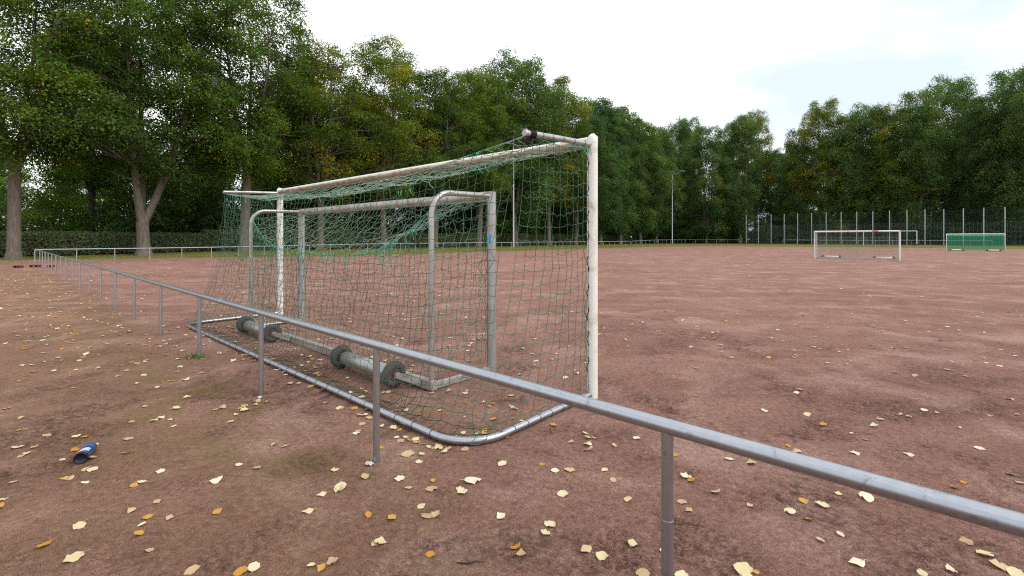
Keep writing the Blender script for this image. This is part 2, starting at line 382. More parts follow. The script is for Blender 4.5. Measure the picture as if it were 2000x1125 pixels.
# ------------------------------------------------------------------ leaf makers
def leaf_quads(p, d, s, L, W=.36, fold=.12):
    nrm = np.cross(d, s); L = L[:, None]
    v = np.stack([p, p+L*(.45*d+W*s)+nrm*L*fold, p+L*d, p+L*(.45*d-W*s)+nrm*L*fold], 1).reshape(-1, 3)
    return v, np.arange(len(p)*4).reshape(-1, 4)
def unit(a): return a/np.maximum(np.linalg.norm(a, axis=1, keepdims=True), 1e-6)
def clump_leaves(rng, cs, rs, per, leaf, flat=.82, aut=.03, autp=None):
    """leaves spread through flattened clumps, denser on the upper shell"""
    SP_ = 13                                                     # leaves to a spray
    cnt = np.maximum(2, (per/SP_*(rs/np.mean(rs))**2).astype(int)); sc_ = np.repeat(np.arange(len(cs)), cnt); k_ = len(sc_)
    dr = unit(rng.normal(size=(k_, 3))); dr[:, 2] = np.where(rng.random(k_) < .6, np.abs(dr[:, 2]), dr[:, 2])
    sp = cs[sc_]+dr*((rng.random(k_)**.40)*(.80+.4*rng.random(k_))*rs[sc_])[:, None]*np.array([1, 1, flat])
    sn = unit(dr*.9+np.array([0, 0, .65])+rng.normal(size=(k_, 3))*.28)
    si = np.repeat(np.arange(k_), SP_); ci = sc_[si]; m_ = len(si)
    e1 = unit(np.cross(sn, rng.normal(size=(k_, 3)))); e2 = np.cross(sn, e1)
    rad = leaf*1.75
    ps = sp[si]+e1[si]*(rng.normal(size=m_)*rad)[:, None]+e2[si]*(rng.normal(size=m_)*rad)[:, None]+sn[si]*(rng.normal(size=m_)*rad*.35)[:, None]
    ps[:, 2] -= .35*((ps-sp[si])**2).sum(1)/max(rad, .01)*.5         # sprays arch over
    nr = unit(sn[si]+rng.normal(size=(m_, 3))*.38)
    d = unit(np.cross(nr, rng.normal(size=(m_, 3)))); d = unit(d+np.array([0, 0, -.30])); s = unit(np.cross(nr, d))
    Ls = leaf*rng.uniform(.65, 1.3, m_)
    v, f = leaf_quads(ps, d, s, Ls)
    ctone = rng.uniform(.15, .75, len(cs)); stone_ = rng.normal(size=k_)*.16; tone = np.clip(ctone[ci]+stone_[si]+rng.normal(size=m_)*.14, 0, 1)
    ap = np.full(len(cs), aut) if autp is None else autp
    au = (rng.random(m_) < ap[ci]*1.0)*rng.uniform(.3, 1, m_)
    return v, f, tone, au

def tree_proto(name, seed, H, fork, nlead, base, Rc, ncl, per, leaf, leafmat, trunk_r=.36, sprout=0, csize=(.85, 1.75), aut=.03, spread=.45, top=1.0):
    rng = np.random.default_rng(seed); mb = MB()
    def prof(zf): return (np.sin(np.pi*(.10+.82*zf**.85))**.62)
    # trunk with a flare, then ascending leaders
    jx, jy = rng.normal(size=2)*.12
    fk = Vector((jx, jy, fork))
    mb.tube([(0, 0, -.4), (0, 0, .1), (jx*.2, jy*.2, .6), (jx*.6, jy*.6, fork*.6), fk], [trunk_r*1.75, trunk_r*1.45, trunk_r*1.1, trunk_r, trunk_r*.98], 12)
    pts = []
    a0 = rng.random()*6.28
    for q in range(nlead):
        az_ = a0+q*6.283/nlead+rng.normal()*.25; zt = base+(H-base)*rng.uniform(.72, .92); rr = Rc*spread*rng.uniform(.5, 1.15)*(1 if nlead > 1 else .25)
        path = []; rad = []
        for i, fz in enumerate(np.linspace(0, 1, 9)):
            r = rr*(1-(1-fz)**1.9); wb = rng.normal(size=2)*.16*fz
            path.append(Vector((fk.x*(1-fz)+math.cos(az_)*r+wb[0], fk.y*(1-fz)+math.sin(az_)*r+wb[1], fork-.25+(zt-fork+.25)*fz)))
            rad.append(trunk_r*(.72 if nlead > 1 else .95)*(1-fz)**1.15+.02)
        mb.tube(path, rad, 8)
        for i in range(1, 8):
            for h in (0, .5): pts.append((path[i].lerp(path[i+1], h), rad[i]))
    pz = np.array([p[0].z for p in pts]); pa = np.array([tuple(p[0]) for p in pts])
    cs, rs = [], []
    lob = rng.random(4)*6.28
    tries = 0
    while len(cs) < ncl and tries < ncl*40:
        tries += 1
        zf = rng.random()**.9; an = rng.random()*6.283
        env = prof(zf)*Rc*(1+.16*math.sin(2*an+lob[0]+3*zf)+.12*math.sin(3*an+lob[1]-5*zf))
        rr = env*(1-.78*rng.random()**1.7)
        c = np.array([math.cos(an)*rr, math.sin(an)*rr, base+(H-base)*zf*top]); r = rng.uniform(*csize)*(1.15-.35*zf)
        if cs and np.min(np.linalg.norm(np.array(cs)-c, axis=1)-np.array(rs)*.42) < r*.30: continue
        cs.append(c); rs.append(r)
    for q in range(sprout):      # leafy sprouts hugging the trunk
        zf = rng.random(); an = rng.random()*6.28; r = .45+.35*rng.random()
        cs.append(np.array([math.cos(an)*(trunk_r+.25+.5*zf), math.sin(an)*(trunk_r+.25+.5*zf), 1.6+zf*(base+3)])); rs.append(r)
    cs = np.array(cs); rs = np.array(rs)
    for c, r in zip(cs, rs):
        if c[2] < fork*.8: continue
        dist = np.linalg.norm(pa-c, axis=1)+np.where(pz > c[2]-.6, 4.0, 0); i = int(dist.argmin()); p, rr = pts[i]
        e = Vector(c); mid = p.lerp(e, .5)+Vector((rng.normal()*.25, rng.normal()*.25, .12*(e-p).length-.1))
        b0 = min(rr*.6, .05+.016*(e-p).length)
        mb.tube([p, mid, e], [b0, b0*.6, .015], 5, cap=False)
    v, f, tone, au = clump_leaves(rng, cs, rs, per, leaf, autp=np.where(rng.random(len(cs)) < .18, aut*5, aut*.4))
    crown = np_mesh(name+'_crown', v, f, False, {'tone': ('FACE', tone), 'autumn': ('FACE', au)})
    crown.materials.append(leafmat)
    trunk = mb.mesh(name+'_trunk'); trunk.materials.append(M['bark'])
    return trunk, crown
PT = {
    'fork3': tree_proto('fork3', 11, 25, 2.7, 3, 5.8, 6.4, 215, 430, .175, M['leafA'], .43, spread=.55),
    'high': tree_proto('high', 12, 25, 6.2, 4, 6.8, 6.2, 210, 430, .175, M['leafA'], .36, spread=.5),
    'tall': tree_proto('tall', 13, 25, 7.2, 3, 7.0, 6.2, 235, 430, .18, M['leafA'], .40, spread=.4),
    'autumn': tree_proto('autumn', 14, 25, 5.0, 4, 6.6, 6.0, 170, 380, .20, M['leafY'], .34, aut=.10),
    'dome': tree_proto('dome', 15, 25, 4.0, 4, 4.0, 6.4, 160, 400, .235, M['leafB'], .36, 10, (1.1, 2.2), .03),
    'sprout': tree_proto('sprout', 16, 25, 3.0, 3, 3.2, 5.2, 150, 380, .235, M['leafB'], .36, 26, (.9, 1.9), .02, .35),
    'low': tree_proto('low', 17, 25, 3.0, 4, 1.6, 6.8, 165, 400, .25, M['leafB'], .34, 0, (1.1, 2.3), .05),
    'under': tree_proto('under', 18, 9, 1.2, 4, .8, 3.2, 60, 200, .19, M['leafC'], .11, 0, (.6, 1.2), .05),
    'under2': tree_proto('under2', 19, 9, 1.6, 3, .5, 3.6, 60, 210, .21, M['leafB'], .12, 0, (.7, 1.3), .03),
}
def tree(proto, p, H, rad=None, rz=None, label=None, group=None, name='deciduous_tree', cat='tree', tilt=0):
    base_h = 9 if proto.startswith('under') else 25
    z = gz(p.x, p.y)
    o = empty(name, (p.x, p.y, z), rng.random()*6.28 if rz is None else rz, label=label, cat=cat, group=group)
    s = H/base_h; o.scale = (rad or s, rad or s, s); o.rotation_euler[0] = tilt
    t_, c_ = PT[proto]; obj('trunk', t_, None, o); obj('crown', c_, None, o); return o

ORD = ['first', 'second', 'third', 'fourth', 'fifth', 'sixth', 'seventh', 'eighth', 'ninth', 'tenth', 'eleventh', 'twelfth', 'thirteenth', 'fourteenth']
LINE0 = CORNER+U*6.0
# the row behind the far railing: (t along the railing, prototype, height, spin, crown scale)
row = [(-.8, 'high', 25.5, .4, 1.0), (6.7, 'fork3', 26.0, 3.2, 1.02), (14.3, 'tall', 25.5, .9, 1.0), (21.9, 'autumn', 21.8, 2.0, .92), (29.8, 'autumn', 24.0, 4.4, .98),
       (37.6, 'high', 22.6, 3.0, .95), (45.5, 'tall', 25.2, 1.2, .95), (53.6, 'dome', 29.4, .3, 1.1), (62.2, 'autumn', 28.0, 5.0, 1.05), (70.2, 'dome', 26.2, 2.2, .95),
       (78.9, 'sprout', 27.6, .6, 1.05), (86.8, 'sprout', 28.0, 3.1, 1.0), (95.8, 'sprout', 27.0, 5.3, 1.0), (104.0, 'sprout', 26.5, 1.6, .9)]
look = ['straight grey trunk', 'trunk forked low into three limbs', 'steep side limb', 'yellowing crown', 'yellowing crown', 'slim trunk', 'slim trunk',
        'domed crown', 'yellow tinged crown', 'domed crown', 'leafy sprouts up its trunk', 'leafy sprouts up its trunk', 'leafy sprouts up its trunk', 'leafy sprouts up its trunk']
for i, (t_, pr, H, rz, rs) in enumerate(row):
    tree(pr, LINE0+V*t_, H, rs, rz, f'tree with {look[i]}, {ORD[i]} in the railing row from its corner', 'trees lined up behind the far railing')

# the wood behind that row
def at_px(px, d): return Vector(((px-1000)/F_PX*d, d, 0))
def top_h(y, d): return CAM_H+(HZ-y)*d/F_PX
tree('high', at_px(180, 47), 23, .8, 1.0, 'dark shaded trunk standing behind the hedge beside the small blue sign', 'trees of the wood behind the hedge')
for i, (px, d) in enumerate([(1262, 116), (1284, 119), (1300, 121), (1318, 122), (1336, 124), (1350, 121), (1150, 98), (1195, 106), (1228, 112), (1268, 128), (1308, 132), (1330, 130)]):
    H = 4.5+(i*37 % 10)*.45; tree('under2', at_px(px, d), H, H/9*1.5, None, 'bushy shrub tree closing the wood behind the far corner railing', 'shrub trees behind the far corner', 'understory_tree')
wl = 'tree of the shady wood behind the hedge and the railing row'
for t_, o_, H, pr in [(24, 15, 20, 'dome'), (33, 16, 21, 'tall'), (42, 14, 21, 'sprout'), (50, 17, 24, 'dome'), (59, 14, 25, 'low'), (68, 16, 25, 'dome'), (77, 15, 25, 'low'),
                     (86, 17, 26, 'dome'), (95, 15, 26, 'low'), (104, 16, 26, 'dome'), (112, 12, 27, 'low'), (28, 27, 21, 'low'), (40, 28, 22, 'dome'), (53, 28, 24, 'low'), (66, 29, 24, 'low'),
                     (80, 28, 25, 'low'), (94, 29, 26, 'low'), (15, 30, 15, 'tall'), (20, 40, 14, 'low'), (9, 46, 13, 'low'), (-2, 46, 13, 'low')]:
    p = CORNER+U*o_+V*(t_+rng.normal()*.8); tree(pr, p, H*rng.uniform(.95, 1.05), None, None, wl, 'trees of the wood behind the hedge')
ul = 'small leafy understory tree in the wood behind the hedge'
for i in range(58):
    t_ = -12+i*2.1+rng.normal()*.6; o_ = (15.5 if t_ < 25 else 12.5)+(i % 3)*5.5+rng.normal()*.8
    H = rng.uniform(6.5, 11) if t_ < 25 else rng.uniform(5, 9)
    p = CORNER+U*o_+V*t_
    tree('under' if (i*7) % 5 < 3 else 'under2', p, H, H/9*rng.uniform(.95, 1.25), None, ul, 'understory trees behind the hedge', 'understory_tree')

# trees at the far end, behind the ball fence: (pixel column, distance, top row, prototype, crown scale)
end = [(1322, 130, 247, 'dome', .95), (1380, 114, 255, 'low', .85), (1344, 138, 238, 'low', .8), (1446, 112, 236, 'sprout', .85), (1474, 120, 222, 'autumn', .75), (1420, 140, 262, 'low', .9),
       (1510, 120, 300, 'dome', .8), (1558, 112, 262, 'low', .62), (1602, 108, 205, 'autumn', .95), (1655, 105, 234, 'low', .85), (1692, 104, 212, 'dome', .85), (1742, 101, 216, 'autumn', .9),
       (1792, 98, 190, 'low', .85), (1852, 100, 160, 'dome', .95), (1893, 108, 200, 'low', .7), (1925, 92, 225, 'dome', .7), (1978, 90, 150, 'low', .95), (2034, 84, 128, 'dome', 1.0),
       (1540, 138, 305, 'low', 1.0), (1630, 130, 285, 'low', 1.0), (1720, 124, 275, 'low', 1.0), (1820, 118, 255, 'low', 1.0), (1930, 112, 262, 'low', 1.0), (2060, 100, 190, 'low', 1.0)]
nf = 0
for i, (px, d, ty, pr, rs) in enumerate(end):
    lb = 'background tree of the wood well beyond the ball fence'
    if d < 113 and px > 1500: nf += 1; lb = f'broad tree close behind the ball fence, {ORD[nf-1]} from its end by the railing'
    if px == 1446: lb = 'grey green tree with a bare pale trunk beside the end of the ball fence'
    if px == 1474: lb = 'yellow topped tree behind the grey green one by the ball fence'
    if px == 1380: lb = 'tree with a short pale trunk behind the far corner railing'
    tree(pr, at_px(px, d), top_h(ty, d), rs, None, lb, 'trees beyond the far end of the pitch')
for i in range(54):
    px = 1215+i*15.5+rng.normal()*5; d = 112-(px-1450)*.048*(px > 1450)+4+(i % 3)*5+(10 if px < 1330 else 0)
    H = rng.uniform(4, 9); tree('under2', at_px(px, d), H, H/9*1.3, None, 'low bushy tree filling the wood edge beyond the ball fence', 'bushy trees beyond the ball fence', 'understory_tree')

# ------------------------------------------------------------------ hedge behind the tree row
rh = np.random.default_rng(8); nl = 15000; Lh = 8.2
px_ = rh.uniform(-Lh/2, Lh/2, nl); an = rh.uniform(-.15, 3.29, nl)
bulge = 1+.20*(fbm(px_*.9+20, an*1.4, 5, 3)-.5)*2
py_ = np.cos(an)*1.0*bulge*rh.uniform(.86, 1.05, nl); pz_ = np.clip(np.sin(an), -.2, 1)**.55*1.0
pz_ = np.where(np.abs(np.cos(an)) > .75, rh.uniform(.12, 1.75, nl), 1.25+.62*np.sin(an)*bulge)+rh.normal(size=nl)*.06
ps = np.column_stack([px_, py_, np.clip(pz_, .08, 2.15)]); dr = unit(np.column_stack([rh.normal(size=nl)*.5, np.cos(an), .7*np.sin(an)+.4]))
nr = unit(dr+rh.normal(size=(nl, 3))*.6); d_ = unit(np.cross(nr, rh.normal(size=(nl, 3)))); s_ = unit(np.cross(nr, d_))
v, f = leaf_quads(ps, d_, s_, .13*rh.uniform(.6, 1.4, nl))
tone = np.clip(.45+.9*(fbm(px_*1.3, pz_*2, 3, 3)-.5)+rh.normal(size=nl)*.2, 0, 1)
hm = np_mesh('hedge_foliage', v, f, False, {'tone': ('FACE', tone), 'autumn': ('FACE', (rh.random(nl) < .12)*rh.random(nl))}); hm.materials.append(M['leafH'])
mb = MB()
for q in range(90):
    x0 = rh.uniform(-4, 4); y0 = rh.uniform(-.35, .35)
    mb.tube([(x0, y0, -.1), (x0+rh.normal()*.2, y0*1.5, .7), (x0+rh.normal()*.4, y0*2, 1.6)], [.035, .025, .008], 4, False)
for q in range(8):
    mb.box((-3.6+q*1.03, 0, .82), (1.0, 1.25, 1.5))  # dark boxes added inside stand in for the hedge's shaded interior, blocking view through
hb = mb.mesh('hedge_branches_and_shade_core'); hb.materials.append(M['twig'])
hedge = empty('hedge', CORNER+U*9.4+V*30, math.atan2(V.y, V.x), label='long clipped dark green hedge running behind the row of tall trees', cat='hedge')
for i in range(15):
    for nm, mm in (('foliage', hm), ('branches_and_shade_core', hb)):
        o = obj(nm, mm, None, hedge); x0 = -46+i*8; pw = hedge.location+V*x0
        o.location = (x0, .25*math.sin(i*2.1), gz(pw.x, pw.y)-.02); o.scale = (1 if i % 2 else -1, 1 if i % 3 else -1, 1+.08*math.sin(i*1.7))

# ------------------------------------------------------------------ railings
def railing(name, label, O, D, L_, posts, top, r_rail, r_post, m_, n_=12, sleeves=(), start=0.0, ends=(0, 0)):
    e = empty(name, (O.x, O.y, 0), math.atan2(D.y, D.x), label=label, cat='railing')
    pts = []
    zc = top-r_rail
    for x in np.arange(start, L_+.01, 4.0 if L_-start > 8 else 2.0):
        q = O+D*float(x); pts.append((x, 0, zc+gz(q.x, q.y)+.004*math.sin(x*1.3)))
    if pts[-1][0] < L_-.05: q = O+D*L_; pts.append((L_, 0, zc+gz(q.x, q.y)))
    MB().tube(pts, r_rail, n_+4).build('rail', m_, e)
    pm = MB().tube([(0, 0, -.15), (0, 0, zc-.004)], r_post, n_).mesh('post'); pm.materials.append(m_)
    for x in posts:
        q = O+D*float(x); obj('post', pm, None, e, (x, 0, gz(q.x, q.y)))
    for x in sleeves:
        q = O+D*float(x); MB().tube([(x-.012, 0, zc), (x, 0, zc), (x+.012, 0, zc)], [r_rail+.0005, r_rail+.0025, r_rail+.0005], n_+4).build('weld_seam', M['weld'], e)
    return e
B0 = Vector((-.966, 3.28, 0)); SP = 2.118
near_len = (CORNER-B0).length
nr_ = railing('railing', 'grey tubular steel railing on evenly spaced posts running past the goals along the path', B0-U*SP*3, (CORNER-B0).normalized(), near_len+3*SP-.9,
        [SP*i for i in range(0, 21)], .845, .030, .0235, M['galv'], 30, (3*SP+3.35, 3*SP-3.1, 3*SP+9.5, 3*SP+15.6), 0)
mb = MB()
for sx in (2*SP,):
    mb.tube([(sx, 0, .44), (sx, 0, .4425), (sx, 0, .445)], [.0237, .0248, .0237], 16, False)
mb.build('weld_seam', M['weld'], nr_)
railing('railing', 'long thin grey railing along the touchline in front of the tree row', CORNER, V, 106.0, [2.0*i for i in range(54)], .845, .030, .0235, M['galv_far'], 8)
FC = CORNER+V*106.15
railing('railing', 'short grey railing closing the far corner between lamp post and ball fence', FC, -U, 11.8, [2.35*i for i in range(6)], .845, .03, .0235, M['galv_far'], 8)
FENCE0 = Vector((51.2, 103.0, 0))
r0 = FENCE0-U*7.6-V*2.2
railing('railing', 'grey railing standing in front of the ball fence behind the far goals', r0, -U, 30.0, [2.5*i for i in range(13)], .845, .03, .0235, M['galv_far'], 8)

# ------------------------------------------------------------------ ball fence at the far end
fence = empty('ball_fence', FENCE0, ROT_D, label='high green ball stop fence on pale posts behind the far goals', cat='fence')
pm = MB().tube([(0, 0, -.3), (0, 0, 6.25)], .075, 8).mesh('fence_post'); pm.materials.append(M['galv_far'])
NB, BS = 20, 2.45
zf = [gz(*(FENCE0-U*BS*i).xy) for i in range(NB+1)]
for i in range(NB+1): obj('post', pm, None, fence, (i*BS, 0, zf[i]))
for i in range(NB):
    A_, B_ = [], []
    for zz in np.arange(.25, 4.05, .2): A_.append((i*BS+.06, 0, zz)); B_.append(((i+1)*BS-.06, 0, zz))
    for xx in np.linspace(.3, BS-.3, 5): A_.append((i*BS+xx, 0, .25)); B_.append((i*BS+xx, 0, 4.05))
    v, f = cords(A_, B_, .007)
    o = obj('wire_panel', np_mesh('wire_panel', v, f), M['fence_wire'], fence, (0, 0, zf[i]))
    m_ = 6; vs = []; fs = []
    for q in range(m_+1):
        s = q/m_; vs += [(i*BS+.05+s*(BS-.1), -.02, .2), (i*BS+.05+s*(BS-.1), -.02, 6.1-.28*math.sin(math.pi*s)*(.5+.5*math.sin(i*2.3)**2))]
    for q in range(m_): fs.append((2*q, 2*q+2, 2*q+3, 2*q+1))
    me = bpy.data.meshes.new('net_panel'); me.from_pydata(vs, [], fs); obj('net_panel', me, M['fence_net'], fence, (0, 0, zf[i]))
    A_ = [vs[2*q+1] for q in range(m_)]; B_ = [vs[2*q+3] for q in range(m_)]
    v, f = cords(A_, B_, .01); obj('top_rope', np_mesh('top_rope', v, f), M['net_dark'], fence, (0, 0, zf[i]))

# ------------------------------------------------------------------ floodlight masts
def mast(p, H, label):
    e = empty('floodlight_mast', (p.x, p.y, gz(p.x, p.y)), ROT_D, label=label, cat='lamp post', group='floodlight masts')
    MB().tube([(0, 0, -.2), (0, 0, H*.4), (0, 0, H)], [.13, .10, .07], 10).build('mast', M['lamp'], e)
    MB().tube([(-.1, 0, H-.25), (1.1, 0, H-.12), (2.3, -.1, H+.05)], .04, 6).build('arm', M['lamp'], e)
    for x in (0, 2.3):
        m_ = Matrix.Rotation(R_(-20), 3, 'X'); mb = MB(); mb.box((x, -.2, H+.18), (1.0, .75, .22), m_); mb.box((x, -.2, H+.31), (.8, .5, .06), m_); mb.tube([(x, 0, H-.1), (x, -.1, H+.1)], .05, 6)
        lo = mb.build('lamp_head', M['lamp_dark'], e)
        MB().box((x, -.15, H+.06), (.86, .6, .02), m_).build('lens', M['sign_white'], lo)
mast(at_px(1003, 68), 16.3, 'grey floodlight mast standing by the railing in line with the big goal')
mast(at_px(1313, 104), 15.5, 'grey floodlight mast standing at the far corner of the railing')

# ------------------------------------------------------------------ goals: shared pieces
def arc(c, r, a0, a1, ax, ay, n_=8):
    return [Vector(c)+Vector(ax)*(r*math.cos(a0+(a1-a0)*i/n_))+Vector(ay)*(r*math.sin(a0+(a1-a0)*i/n_)) for i in range(n_+1)]
def oval_bar(p0, p1, a, b, n_=20): return MB().tube([p0, p1], a, n_, True, b, (0, 1, 0))
def grid_net(Pf, nu, nv, rng, jit=.010, sag=.012, r=.0024, edges=True, drop=0.0):
    """knots from Pf(i/nu, j/nv); cords between neighbours, hanging a little"""
    G = np.array([[Pf(i/nu, j/nv) for j in range(nv+1)] for i in range(nu+1)])
    J = rng.normal(size=G.shape)*jit; J[:, 0] *= .15; J[:, -1] *= .15; J[0] *= .3; J[-1] *= .3; G = G+J
    G[..., 2] = np.maximum(G[..., 2], .006)
    A_, B_ = [], []
    def put(a, b, sg):
        m_ = (a+b)/2; m_ = m_.copy(); m_[:, 2] = np.maximum(m_[:, 2]-sg, .006); A_.extend([a, m_]); B_.extend([m_, b])
    a = G[:-1].reshape(-1, 3); b = G[1:].reshape(-1, 3); keep = rng.random(len(a)) >= drop; put(a[keep], b[keep], sag*rng.uniform(.3, 1.5, keep.sum()))
    a = G[:, :-1].reshape(-1, 3); b = G[:, 1:].reshape(-1, 3); keep = rng.random(len(a)) >= drop; put(a[keep], b[keep], 0)
    return np.concatenate(A_), np.concatenate(B_), G
def net_part(segs, r, m_, parent, name='net', **k):
    A_ = np.concatenate([s[0] for s in segs]); B_ = np.concatenate([s[1] for s in segs])
    v, f = cords(A_, B_, r); return obj(name, np_mesh(name, v, f, True), m_, parent, **k)
def rings_on(xs, c, R0, r, axis):
    """cord turns round a bar: circles about points xs with the bar running along axis"""
    A_, B_ = [], []
    ax = np.array(axis, float); ref = np.array([0, 0, 1.]) if abs(ax[2]) < .9 else np.array([1., 0, 0]); a = np.cross(ax, ref); a /= np.linalg.norm(a); b = np.cross(ax, a)
    for x in xs:
        th = np.linspace(0, 2*np.pi, 11); p = np.array(x)+np.outer(np.cos(th)*R0, a)+np.outer(np.sin(th)*R0, b)+np.outer(th/6.28*.006, ax); A_.append(p[:-1]); B_.append(p[1:])
    return np.concatenate(A_), np.concatenate(B_)
def path_pt(path, s):
    """point at arc fraction s on a (y, z) polyline"""
    d = [0]
    for i in range(len(path)-1): d.append(d[-1]+math.hypot(path[i+1][0]-path[i][0], path[i+1][1]-path[i][1]))
    t_ = s*d[-1]
    for i in range(len(path)-1):
        if t_ <= d[i+1]+1e-9:
            q = (t_-d[i])/max(1e-9, d[i+1]-d[i]); return tuple(path[i][c]+(path[i+1][c]-path[i][c])*q for c in (0, 1))
    return path[-1]

# ------------------------------------------------------------------ the big goal
rn = np.random.default_rng(21)
GN = Vector((.79, 4.63, 0)); GW = 7.44
goal = empty('football_goal', GN, ROT_U, label='full size white goal with tattered green net standing beside the railing', cat='goal')
for x in (0, GW): oval_bar((x, 0, -.02), (x, 0, 2.50), .060, .050, 24).build('post', M['white'], goal)
for x, sg in ((0, -1), (GW, 1)):     # mitred corners
    MB().tube([(x, 0, 2.495), (x+sg*.002, 0, 2.545), (x-sg*.012, 0, 2.562)], [.060, .059, .044], 20, True, .050, (0, 1, 0)).build('corner_joint', M['white'], goal)
def m_crossbar():
    m, t, b, o = mat('dirty_crossbar'); p = objco(t); sx = N(t, 'ShaderNodeSeparateXYZ'); t.links.new(p, sx.inputs[0])
    low = ramp(t, .0, 1.0, (1, 1, 1), (0, 0, 0), mth(t, 'MULTIPLY', mth(t, 'SUBTRACT', sx.outputs[2], 2.497), 18.0, True)).outputs[0]
    mp = N(t, 'ShaderNodeMapping', inp={'Scale': (2.5, 14, 14)}); t.links.new(p, mp.inputs[0])
    n1 = noise(t, 2.2, 7, .7, mp.outputs[0], .4)
    c = ramp(t, .3, .7, (.62, .60, .50), (.74, .72, .66), noise(t, 9, 5, .6, p)).outputs[0]
    c = mixc(t, ramp(t, .66, .92, (0, 0, 0), (.95, .95, .95), mth(t, 'ADD', n1, mth(t, 'MULTIPLY', low, .45))).outputs[0], c, ramp(t, .35, .65, (.13, .095, .045), (.36, .24, .15), noise(t, 12, 5, .6, p)).outputs[0])
    t.links.new(c, b.inputs['Base Color']); b.inputs['Roughness'].default_value = .55; return m
M['crossbar'] = m_crossbar()     # lichen and grime crusted on the bar's lower side
cb = oval_bar((0, 0, 2.50), (GW, 0, 2.50), .052, .058).build('crossbar', M['crossbar'], goal)
for x in (0, GW):
    st = MB().tube([(x, .03, 2.475), (x, .5, 2.455), (x, 1.02, 2.425)], .027, 14).build('net_stanchion', M['alu'], goal)
    MB().tube([(x, 1.018, 2.4252), (x, 1.03, 2.4247)], [.029, .026], 14).build('end_cap', M['zinc'], st)
DEP = 1.65; rc = .36
gp = [Vector((0, .05, .034)), Vector((0, DEP-rc, .03))]+arc((rc, DEP-rc, .03), rc, math.pi, math.pi/2, (1, 0, 0), (0, 1, 0), 9)[1:]
gp += arc((GW-rc, DEP-rc, .03), rc, math.pi/2, 0, (1, 0, 0), (0, 1, 0), 9)+[Vector((GW, .05, .034))]
MB().tube(gp, .030, 14).build('ground_frame', M['galv'], goal)
for x in (0, GW): MB().box((x, .045, .06), (.03, .07, .12)).build('foot_bracket', M['zinc'], goal)

def rope(s): return (1.0+.05*math.sin(math.pi*s), 2.41-.255*(4*s*(1-s))**.85+.012*math.sin(s*23))
def back_path(s):
    y0, z0 = rope(s); e_ = min(s, 1-s); m_ = min(1, max(0, (e_-.02)/.16)); m_ = m_*m_*(3-2*m_)
    # over the wheels in the middle, straight to the frame at the ends
    wav = .05*math.sin(s*17)+.03*math.sin(s*41+1)
    mid = [(y0, z0), (y0+.06+wav, 1.75), (y0+.11+wav, 1.1), (1.20+wav*.6, .62), (1.31+wav*.3, .32), (1.36+wav*.3, .07), (1.42, .016), (DEP, .05)]
    endp = [(y0, z0), (y0+.05, 1.9), (y0+.14, 1.3), (y0+.26, .8), (y0+.38, .42), (y0+.50, .15), (y0+.56, .08), (DEP-.03, .055)]
    return [tuple(a*m_+b*(1-m_) for a, b in zip(p, q)) for p, q in zip(mid, endp)]
def back(s, t_):
    y, z = path_pt(back_path(s), t_)
    pull = .30*math.exp(-((s)/.10))*math.sin(math.pi*t_)      # the net is dragged along towards its tied corners
    x = s*GW+pull*.6-.18*math.exp(-((1-s)/.08))*math.sin(math.pi*t_)+.04*math.sin(6*t_+s*9)
    if t_ > .93:
        e_ = min(s, 1-s)*GW; k_ = max(0, (rc-e_)/rc); y -= k_*k_*rc*.9*(t_-.93)/.07
    return (x, y, z)
segs = [grid_net(back, 62, 24, rn, .011, .012, drop=.004)]
for q in range(9): pass
def side(x0, sg):
    def fn(a, t_):
        s = 0 if x0 == 0 else 1; by, bz = path_pt(back_path(s), t_)
        fz = 2.43*(1-t_)+.05; wv = a*a*(3-2*a)
        sagz = -.05*math.sin(math.pi*a)*(1-.4*t_)
        return (x0+sg*(-.01)+sg*.05*math.sin(math.pi*a)*math.sin(math.pi*t_), .06+(by-.06)*a, fz*(1-a)+bz*a+sagz)
    return fn
segs.append(grid_net(side(0, -1), 10, 20, rn, .007, .018))
segs.append(grid_net(side(GW, 1), 10, 20, rn, .012, .014))
def topn(s, t_):
    y1, z1 = rope(s); zb = 2.445; bel = -.10*math.sin(math.pi*t_)*(.3+.7*math.sin(math.pi*s))
    return (s*GW, .045+(y1-.045)*t_, zb*(1-t_)+z1*t_+bel)
tops = [grid_net(topn, 62, 8, rn, .016, .012)]
low_ = [(q[0][2], q[1][2]) for q in zip(segs[0][0], segs[0][1])]; low_ = np.array([max(a, b) < .13 for a, b in low_])
A0, B0_, _g = segs[0]; segs[0] = (A0[~low_], B0_[~low_])
net_part([(A0[low_], B0_[low_])], .0032, M['net_dark'], goal, 'trailing_net')
net_part(segs, .0027, M['net'], goal, 'net')
net_part(tops, .0025, M['net_pale'], goal, 'top_net')
# the rope the net hangs from and slack lines
rp = [(s*GW, *rope(s)) for s in np.linspace(0, 1, 64)]
sl1 = [(s*GW, .98, 2.43-.10*4*s*(1-s)) for s in np.linspace(0, 1, 40)]
net_part([polyseg([rp])], .0042, M['net_pale'], goal, 'top_rope'); net_part([polyseg([sl1])], .0018, M['net_dark'], goal, 'slack_line')
